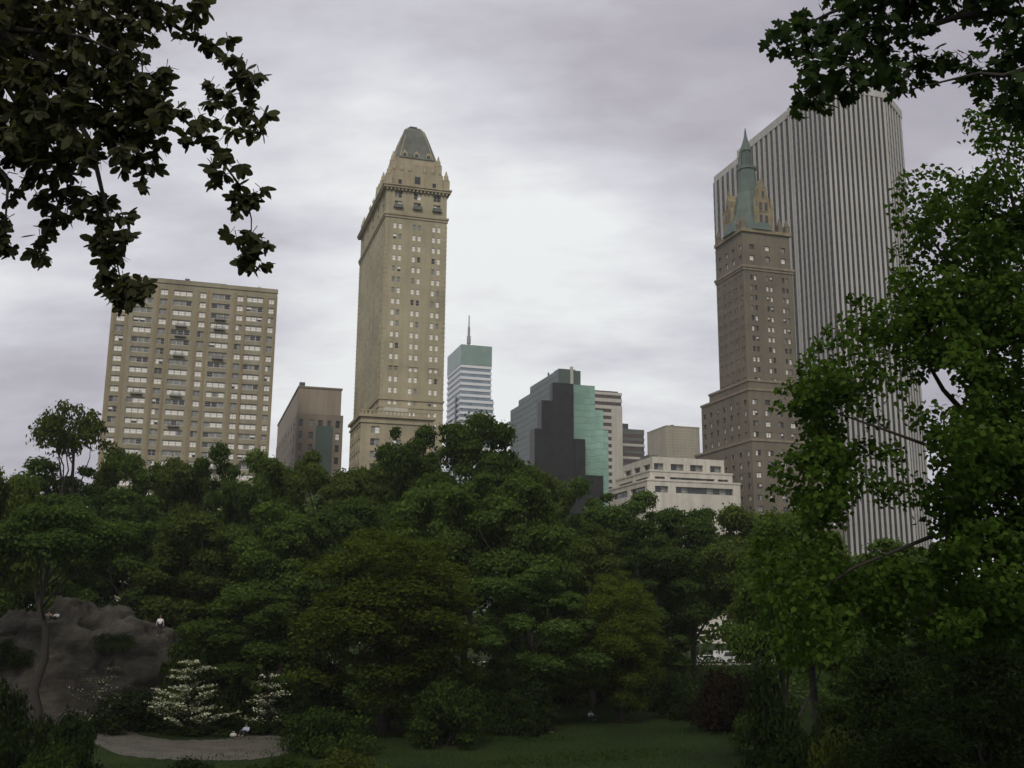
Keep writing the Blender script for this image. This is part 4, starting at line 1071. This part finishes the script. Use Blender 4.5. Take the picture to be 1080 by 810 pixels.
a = at(128, 640, 90); z0 = rock_top(a.x, a.y); b_ = thing('shrub', 'low green bush growing on top of the rock outcrop', 'shrub', (a.x, a.y, z0-.15), 1., 'shrubs under the trees')
b_.scale = (2.4, 1.6, 1.7); put('foliage', SH['green'][0], b_); put('stem', SH['green'][1], b_)
a = at(22, 640, 89); z0 = rock_top(a.x, a.y); b_ = thing('shrub', 'dark bush spilling over the rock shoulder at the picture edge', 'shrub', (a.x, a.y, z0-.5), 2., 'shrubs under the trees')
b_.scale = (2.6, 1.8, 2.4); put('foliage', SH['dark'][0], b_); put('stem', SH['dark'][1], b_)

# ------------------------------------------------------------------ ground
def mat_lawn():
    m, nt, b = nodes('lawn'); co = objco(nt)
    n1 = noise(nt, .09, co, 6, .6); n2 = noise(nt, 6, co, 4, .7)
    col = ramp(nt, n1, [(.3, (.012, .02, .006)), (.5, (.022, .04, .009)), (.7, (.038, .056, .015))])  # lawn greens darkened in place of shade from the canopy
    col = mixc(nt, .7, col, ramp(nt, n2, [(.3, (.5, .5, .45)), (.7, (1, 1, 1))]), 'MULTIPLY')
    nt.links.new(col, b.inputs['Base Color']); b.inputs['Roughness'].default_value = 1; b.inputs['Specular IOR Level'].default_value = .1
    bp = nt.nodes.new('ShaderNodeBump'); bp.inputs['Strength'].default_value = 1; bp.inputs['Distance'].default_value = .12
    nt.links.new(n2, bp.inputs['Height']); nt.links.new(bp.outputs[0], b.inputs['Normal']); return m
def make_ground():
    ax = sorted({-4500, -2500, -1200, -600, -300, -200, 200, 300, 600, 1200, 2500, 4500} | set(range(-140, 141, 4)))
    ay = sorted({-3000, -1500, -700, -300, -150, -80, 180, 240, 320, 450, 700, 1200, 2500, 6000} | set(range(-60, 150, 4)))
    mb = MB(); mb.v = [(x, y, ground(x, y) + (.10*mn.noise(Vector((x*.05, y*.05, 0))) if abs(x) < 141 and 92 < y < 150 else 0) - (.0 if abs(x) < 150 and y < 170 else .0)) for x in ax for y in ay]
    n = len(ay)
    for i in range(len(ax)-1):
        for j in range(n-1):
            a = i*n+j; mb.f.append((a, a+n, a+n+1, a+1)); mb.m.append(0); mb.smooth.append(True)
    struct(mb.build('ground', mat_lawn()))
make_ground()
def strip(name, pl, z, mat, thick=.1):
    mb = MB(); n = len(pl)
    L = [(x0, y, z+ground((x0+x1)/2, y)) for x0, x1, y in pl]; Rr = [(x1, y, z+ground((x0+x1)/2, y)) for x0, x1, y in pl]
    for i in range(n-1): mb.quad(L[i], Rr[i], Rr[i+1], L[i+1])
    return struct(mb.build(name, mat))
M['path'] = mat_wall('worn_path', (.075, .068, .054), .45, .6, False)
M['asphalt'] = mat_wall('asphalt', (.05, .05, .05), .2, .5, False)
pts_ = ((100, 784, 772), (125, 796, 767), (150, 799, 776), (185, 801, 781), (230, 802, 780), (265, 801, 775), (295, 797, 770), (318, 789, 777))
pp = []
for k in range(57):
    x = 100+218*k/56; ya = np.interp(x, [p[0] for p in pts_], [p[1] for p in pts_]); yb = np.interp(x, [p[0] for p in pts_], [p[2] for p in pts_])
    pp.append((at_h(x, ya+1.6*mn.noise(Vector((x*.11, 1, 0)))+.9*mn.noise(Vector((x*.4, 5, 0))), .02), at_h(x, yb+1.3*mn.noise(Vector((x*.13, 9, 0)))+.7*mn.noise(Vector((x*.45, 3, 0))), .02)))
mb = MB()
for k in range(56):
    a, b = pp[k]; c, d = pp[k+1]; mb.quad(a, c, d, b)
struct(mb.build('path', M['path']))
# park drive with kerb, along the street grid beyond the lawn
def grid_strip(name, y0, y1, z0, z1, mat, cx=0, cy=0, L=500):
    mb = MB(); mb.box(-L, L, y0, y1, z0, z1); o = mb.build(name, mat, None, (cx, cy, 0)); o.rotation_euler.z = YAW; return struct(o)
grid_strip('road', 0, 9, -.4, .14, M['asphalt'], 40, 196)
grid_strip('kerb', -.25, 0, -.4, .27, M['palestone'], 40, 196)
grid_strip('pavement', 9, 13, -.4, .27, M['palestone'], 40, 196)
M['paint'] = mat_plain('road_paint', (.7, .7, .66), .6)
mk = MB()
for i in range(-40, 40): mk.quad((i*6, 4.4, .144), (i*6+3, 4.4, .144), (i*6+3, 4.55, .144), (i*6, 4.55, .144))
o = mk.build('road_marking', M['paint'], None, (40, 196, 0)); o.rotation_euler.z = YAW; struct(o)

# far woodland that reads as one mass behind the individual trees
def woodland():
    rng = np.random.default_rng(5); P = []; N = []; n = 52000
    C = []; RC = []
    for px in range(-60, 1180, 16):
        for k in range(4):
            Y = rng.uniform(140, 185); yt = np.interp(px, [-60, 60, 130, 480, 560, 640, 800, 1180], [520, 510, 500, 480, 520, 545, 560, 600]) + rng.uniform(5, 60)
            q = at(px+rng.uniform(-10, 10), yt, Y); C.append((q.x, q.y, q.z-3)); RC.append(rng.uniform(2.6, 4.5))
            C.append((q.x+rng.normal()*2, q.y, q.z*.6)); RC.append(rng.uniform(2.6, 4.2))
            if (px < 690 or px > 740): C.append((q.x+rng.normal()*2, q.y, q.z*.3)); RC.append(rng.uniform(2, 3.6))
    C = np.array(C); RC = np.array(RC)
    P, N = clump_leaves(rng, C, RC, n)
    o = put('woodland', leaf_mesh('woodland', P, N, .75*rng.uniform(.6, 1.4, n), SPRAY, M['leafB'], rng, .2)); o['kind'] = 'stuff'
woodland()

def grass():
    rng = np.random.default_rng(9); n = 90000
    Y = 58 + 44*rng.random(n)**1.2; X = (rng.random(n)*1.1-.55)*Y*1.0
    keep = ~((X < -14.5) & (X > -32) & (Y > 66.2) & (Y < 81) & (rng.random(n) < .82))
    X = X[keep]; Y = Y[keep]; n = len(X)
    h = .10 + .16*(np.sin(X*.31+np.cos(Y*.2)*2)*np.sin(Y*.27+1.3) > .35)*rng.random(n)
    P = np.stack([X, Y, np.full(n, .0)], 1)
    ax = np.array([0, 0, 1.]) + .45*rng.normal(size=(n, 3)); N = rng.normal(size=(n, 3)); N[:, 2] *= .2
    o = put('grass', leaf_mesh('grass', P, N, h*rng.uniform(.7, 1.4, n), [(-.1, -.16), (1, 0), (-.1, .16)], M['blade'], rng, 0, ax)); o['kind'] = 'stuff'
grass()
def undergrowth():
    rng = np.random.default_rng(6); C = []; RC = []
    for px in range(-80, 1200, 9):
        for k in range(3):
            if 100 < px < 190 and k < 2: continue
            Y = rng.uniform(112 if 540 < px < 800 else 96, 134); q = at(px+rng.uniform(-5, 5), 640, Y); h = rng.uniform(.5, 3.6) if 690 < px < 820 else rng.uniform(1, 6.5)
            C.append((q.x, Y, h)); RC.append(rng.uniform(.9, 1.9))
            C.append((q.x, Y-1, h*.4)); RC.append(rng.uniform(.9, 1.7))
    C = np.array(C); RC = np.array(RC); n = 60000
    P, N = clump_leaves(rng, C, RC, n); P[:, 2] = np.abs(P[:, 2])
    o = put('undergrowth', leaf_mesh('undergrowth', P, N, .34*rng.uniform(.6, 1.4, n), SPRAY, M['leafB'], rng, .2)); o['kind'] = 'stuff'
undergrowth()

# ------------------------------------------------------------------ people (tiny in the photograph) and cars
def skin(name, verts, edges, radii, mat, parent, loc=None):
    me = bpy.data.meshes.new(name); me.from_pydata(verts, edges, [])
    o = bpy.data.objects.new(name, me); COL.objects.link(o)
    o.modifiers.new('skin', 'SKIN'); s = o.modifiers.new('sub', 'SUBSURF'); s.levels = s.render_levels = 1
    for i, r in enumerate(radii): me.skin_vertices[0].data[i].radius = (r, r) if not isinstance(r, tuple) else r
    me.skin_vertices[0].data[0].use_root = True
    dg = bpy.context.evaluated_depsgraph_get(); ev = o.evaluated_get(dg)
    nm = bpy.data.meshes.new_from_object(ev); bpy.data.objects.remove(o); nm.materials.clear(); nm.materials.append(mat)
    for p in nm.polygons: p.use_smooth = True
    return put(name, nm, parent, loc)
M['skin'] = mat_plain('skin', (.42, .28, .21), .6)
M['hairm'] = mat_plain('hair', (.03, .022, .017), .7)
CL = {k: mat_plain('cloth_'+k, c, .9) for k, c in dict(white=(.78, .78, .77), blue=(.35, .42, .55), tan=(.35, .25, .17), black=(.03, .03, .035), denim=(.06, .08, .14), pale=(.42, .41, .38)).items()}
def person(loc, rz, pose, top, legs, label):
    t = thing('person', label, 'person', loc, rz, 'people in the park')
    if pose == 'sit':
        pel = (0, 0, .13); ch = (0, .06, .42); nk = (0, .05, .62); hd = (0, .01, .76)
        kn = [(s*.17, -.42, .42) for s in (-1, 1)]; an = [(s*.15, -.52, .06) for s in (-1, 1)]; toe = [(s*.16, -.70, .04) for s in (-1, 1)]
        el = [(s*.27, -.08, .33) for s in (-1, 1)]; ha = [(s*.13, -.36, .42) for s in (-1, 1)]
    else:
        pel = (0, 0, .94); ch = (0, .02, 1.26); nk = (0, .0, 1.46); hd = (0, -.02, 1.62)
        kn = [(s*.11, -.02+s*.05, .50) for s in (-1, 1)]; an = [(s*.12, s*.08, .08) for s in (-1, 1)]; toe = [(s*.14, s*.08-.18, .04) for s in (-1, 1)]
        el = [(s*.27, .05, 1.12) for s in (-1, 1)]; ha = [(s*.28, -.06, .86) for s in (-1, 1)]
    sh = [(s*.18, nk[1]+.01, nk[2]-.09) for s in (-1, 1)]
    hp = [(s*.10, pel[1]-.01, pel[2]-.02) for s in (-1, 1)]
    V = [pel, ch, nk, hd, (hd[0], hd[1], hd[2]+.09)]; E_ = [(0, 1), (1, 2), (2, 3), (3, 4)]; Rd = [.13, .14, .055, .095, .07]
    for i in range(2):
        b = len(V); V += [hp[i], kn[i], an[i], toe[i]]; E_ += [(0, b), (b, b+1), (b+1, b+2), (b+2, b+3)]; Rd += [.09, .06, .04, .035]
        b = len(V); V += [sh[i], el[i], ha[i]]; E_ += [(1, b), (b, b+1), (b+1, b+2)]; Rd += [.06, .042, .036]
    skin('body', V, E_, Rd, M['skin'], t)
    V = [pel, ch, (nk[0], nk[1], nk[2]-.06)]; E_ = [(0, 1), (1, 2)]; Rd = [.145, .165, .08]
    for i in range(2):
        b = len(V); V += [sh[i], el[i]]; E_ += [(1, b), (b, b+1)]; Rd += [.078, .058]
    skin('shirt', V, E_, Rd, CL[top], t)
    V = [pel]; E_ = []; Rd = [.14]
    for i in range(2):
        b = len(V); V += [hp[i], kn[i], an[i]]; E_ += [(0, b), (b, b+1), (b+1, b+2)]; Rd += [.105, .075, .055]
    skin('trousers', V, E_, Rd, CL[legs], t)
    h = MB(); h.lathe([(.10, -.02), (.118, .04), (.11, .09), (.07, .135), (.01, .15)], 10, 0, (0, .018), True); h.build('hair', M['hairm'], t, (hd[0], hd[1]+.01, hd[2]))
def on_lawn(px, py): return at_h(px, py, .02)
q = on_lawn(623, 759); person((q.x, q.y, ground(q.x, q.y)), .5, 'sit', 'white', 'denim', 'person in white sitting alone on the middle of the lawn')
q = on_lawn(706, 741); person((q.x, q.y, ground(q.x, q.y)), -.3, 'sit', 'white', 'tan', 'person in pale top sitting on the lawn before the dark trunk')
q = on_lawn(716, 745); person((q.x, q.y, ground(q.x, q.y)), .6, 'sit', 'tan', 'denim', 'person in tan top sitting beside the one in the pale top')
q = on_lawn(574, 772); person((q.x, q.y, ground(q.x, q.y)), .9, 'sit', 'tan', 'black', 'person in brown sitting where the lawn meets the dark bushes')
q = on_lawn(617, 702); person((q.x, q.y, ground(q.x, q.y)), .2, 'stand', 'white', 'tan', 'person in light clothes standing on the far grass by the small yellowish tree')
q = on_lawn(259, 776); person((q.x, q.y, .03), -.4, 'sit', 'blue', 'black', 'person in pale blue sitting beside the path under the smaller white shrub')
a = at(171, 630, 93); person((a.x, a.y, rock_top(a.x, a.y)-.02), .3, 'stand', 'white', 'black', 'person in white top and dark trousers standing on the end of the rock')
a = at(61, 630, 93); person((a.x, a.y, rock_top(a.x, a.y)-.03), -.3, 'sit', 'white', 'black', 'person in white sitting up on the rock beside the bare trunk')
a = at(53, 630, 93.5); person((a.x, a.y, rock_top(a.x, a.y)-.03), .3, 'sit', 'tan', 'denim', 'person in tan sitting on the rock next to the one in white')
q = on_lawn(246, 777)
bg = MB(); bg.rings([[(x*s*.75, y*s*.55, z*.6) for x, y in ((-.3,-.2), (0,-.26), (.3,-.2), (.34,0), (.3,.2), (0,.25), (-.3,.2), (-.34,0))] for s, z in ((.85, 0), (1, .12), (.95, .28), (.55, .4), (.35, .43))], 0, True, True)
bag = thing('bag', 'small pale bag lying on the path edge near the seated figure in blue', 'bag', (q.x, q.y, .03))
bg.build('bag_body', CL['pale'], bag)
hd = MB(); hd.tube([(-.1, 0, .25), (-.07, 0, .34), (.07, 0, .34), (.1, 0, .25)], .018, 6); hd.build('handle', CL['pale'], bag)

M['carwhite'] = mat_plain('car_paint_white', (.78, .78, .78), .25, 0, .03); M['cargrey'] = mat_plain('car_paint_silver', (.5, .51, .52), .3, .4, .03); M['tyre'] = mat_plain('tyre', (.02, .02, .02), .8)
def car(px, label, mat, van=False):
    d = at(px, 690, 200); p0 = Vector((40, 196, 0)); k = (d.x/d.y)
    # where the sight line meets the kerb-side lane
    y = (196-40*math.tan(YAW)+2.3/math.cos(YAW))/(1-k*math.tan(YAW)); x = k*y
    t = thing('van' if van else 'car', label, 'van' if van else 'car', (x, y, .14), YAW, 'vehicles parked along the far road')
    pr = [(-2.2,.35), (2.25,.35), (2.3,.75), (1.45,.98), (.75,1.48), (-1.1,1.5), (-1.9,1.0), (-2.25,.9)] if not van else [(-2.6,.35), (2.6,.35), (2.65,1.0), (2.0,1.25), (1.45,2.15), (-2.55,2.25), (-2.65,1.2)]
    b = MB(); b.rings([[(a, yy*(1 if c < 1.1 else .88), c) for a, c in pr] for yy in (-.88, .88)], 0, True, False); b.build('body', mat, t)
    wn = MB(); zt = 1.42 if not van else 2.0; zb = 1.02 if not van else 1.3
    for s in (-1, 1):
        y0 = s*.872; y1 = s*.80
        wn.quad((-1.35, s*.886, zb+.02), (1.1, s*.886, zb+.02), (.7, s*.80, zt), (-1.0, s*.80, zt))
    wn.build('window', M['wglass'], t)
    w = MB(); w.rings([[(.33*math.cos(a), yy, .33*math.sin(a)) for a in [k*6.283/16 for k in range(16)]] for yy in (-.1, .1)], 0, True, False); wm = w.mesh('wheel', M['tyre'])
    for a in (-1.4, 1.45):
        for s in (-.84, .84): put('wheel', wm, t, (a, s, .33))
car(746, 'white car parked far behind the lawn past the dark trunk', M['carwhite']); car(768, 'white van parked far behind the maroon bush', M['carwhite'], True); car(797, 'silver car parked far off beyond the end of the lawn', M['cargrey']); car(600, 'white car parked far behind the lone sitter', M['carwhite'])

# added haze volume, lifts the dark tones of far towers like lens glare
hz = MB(); hz.box(-700, 700, -120, 1100, -1.5, 262)
hm = bpy.data.materials.new('glare_haze'); hm.use_nodes = True; hn = hm.node_tree; hn.nodes.remove(hn.nodes['Principled BSDF'])
pv = hn.nodes.new('ShaderNodeVolumePrincipled'); pv.inputs['Color'].default_value = (.93, .95, .93, 1); pv.inputs['Density'].default_value = .00018; pv.inputs['Anisotropy'].default_value = .3
hn.links.new(pv.outputs[0], hn.nodes['Material Output'].inputs['Volume'])
hz.build('glare_haze', hm)['kind'] = 'stuff'

# ------------------------------------------------------------------ sky and light
SUN_AZ, SUN_EL = R(188), R(42)         # sky-texture rotation: direction (sin, cos)
w = bpy.data.worlds.new('World'); scene.world = w; w.use_nodes = True
nt = w.node_tree; bgn = nt.nodes['Background']
tc = nt.nodes.new('ShaderNodeTexCoord').outputs['Generated']
sky = nt.nodes.new('ShaderNodeTexSky'); sky.sky_type = 'NISHITA'; sky.sun_disc = False; sky.sun_elevation = SUN_EL; sky.sun_rotation = SUN_AZ; sky.dust_density = 3
def math_(op, a, b=None, c=None):
    n = nt.nodes.new('ShaderNodeMath'); n.operation = op
    for i, v in enumerate((a, b, c)):
        if v is None: continue
        if isinstance(v, (int, float)): n.inputs[i].default_value = v
        else: nt.links.new(v, n.inputs[i])
    return n.outputs[0]
sep = nt.nodes.new('ShaderNodeSeparateXYZ'); nt.links.new(tc, sep.inputs[0])
zc = math_('ADD', math_('MAXIMUM', sep.outputs[2], 0.), .34)
cu = nt.nodes.new('ShaderNodeCombineXYZ'); nt.links.new(math_('DIVIDE', sep.outputs[0], zc), cu.inputs[0]); nt.links.new(math_('DIVIDE', sep.outputs[1], zc), cu.inputs[1])
n1 = noise(nt, 1.5, cu.outputs[0], 7, .5, (.9, 1.25, 1), (0, 0, R(-28)))
n2 = noise(nt, 4.2, cu.outputs[0], 6, .6, (.7, 1.5, 1), (0, 0, R(12)))
nn = math_('ADD', math_('MULTIPLY', n1, .72), math_('MULTIPLY', n2, .28))
def lobe(px, py, k):
    d = ray(px, py).normalized(); v = nt.nodes.new('ShaderNodeVectorMath'); v.operation = 'DOT_PRODUCT'; v.inputs[1].default_value = d; nt.links.new(tc, v.inputs[0])
    return math_('POWER', math_('MAXIMUM', v.outputs['Value'], 0.), k)
glow = math_('ADD', math_('MULTIPLY', lobe(540, 350, 9), .29), math_('MULTIPLY', lobe(300, 230, 60), .06))
zen = math_('MULTIPLY', math_('POWER', math_('MAXIMUM', sep.outputs[2], 0.), 1.5), .10)
val = math_('SUBTRACT', math_('ADD', math_('ADD', math_('MULTIPLY', math_('SUBTRACT', nn, .5), 1.9), .45), math_('ADD', glow, zen)), math_('MULTIPLY', lobe(1010, 150, 40), .20))
cl = ramp(nt, val, [(.15, (2.8, 2.7, 3.2)), (.45, (4.55, 4.3, 4.85)), (.62, (6.2, 6.15, 6.7)), (.85, (8.9, 9.05, 9.05))])
up = nt.nodes.new('ShaderNodeMapRange'); up.inputs[1].default_value = .52; up.inputs[2].default_value = .85; nt.links.new(sep.outputs[2], up.inputs[0])
cl = mixc(nt, up.outputs[0], cl, (6.3, 6.2, 5.7))
nt.links.new(mixc(nt, .93, sky.outputs[0], cl), bgn.inputs[0]); bgn.inputs[1].default_value = .1
sd = bpy.data.lights.new('sun', 'SUN'); sd.energy = 1.3; sd.angle = R(14); sd.color = (1, .94, .84)
so = bpy.data.objects.new('sun', sd); COL.objects.link(so)
dv = Vector((math.sin(SUN_AZ)*math.cos(SUN_EL), math.cos(SUN_AZ)*math.cos(SUN_EL), math.sin(SUN_EL)))
so.rotation_euler = dv.to_track_quat('Z', 'Y').to_euler(); so.location = (0, -30, 60)
vs = scene.view_settings; vs.view_transform = 'Standard'; vs.look = 'None'; vs.gamma = 1; vs.exposure = .12; vs.use_curve_mapping = False
scene.cycles.max_bounces = 6; scene.cycles.transparent_max_bounces = 4
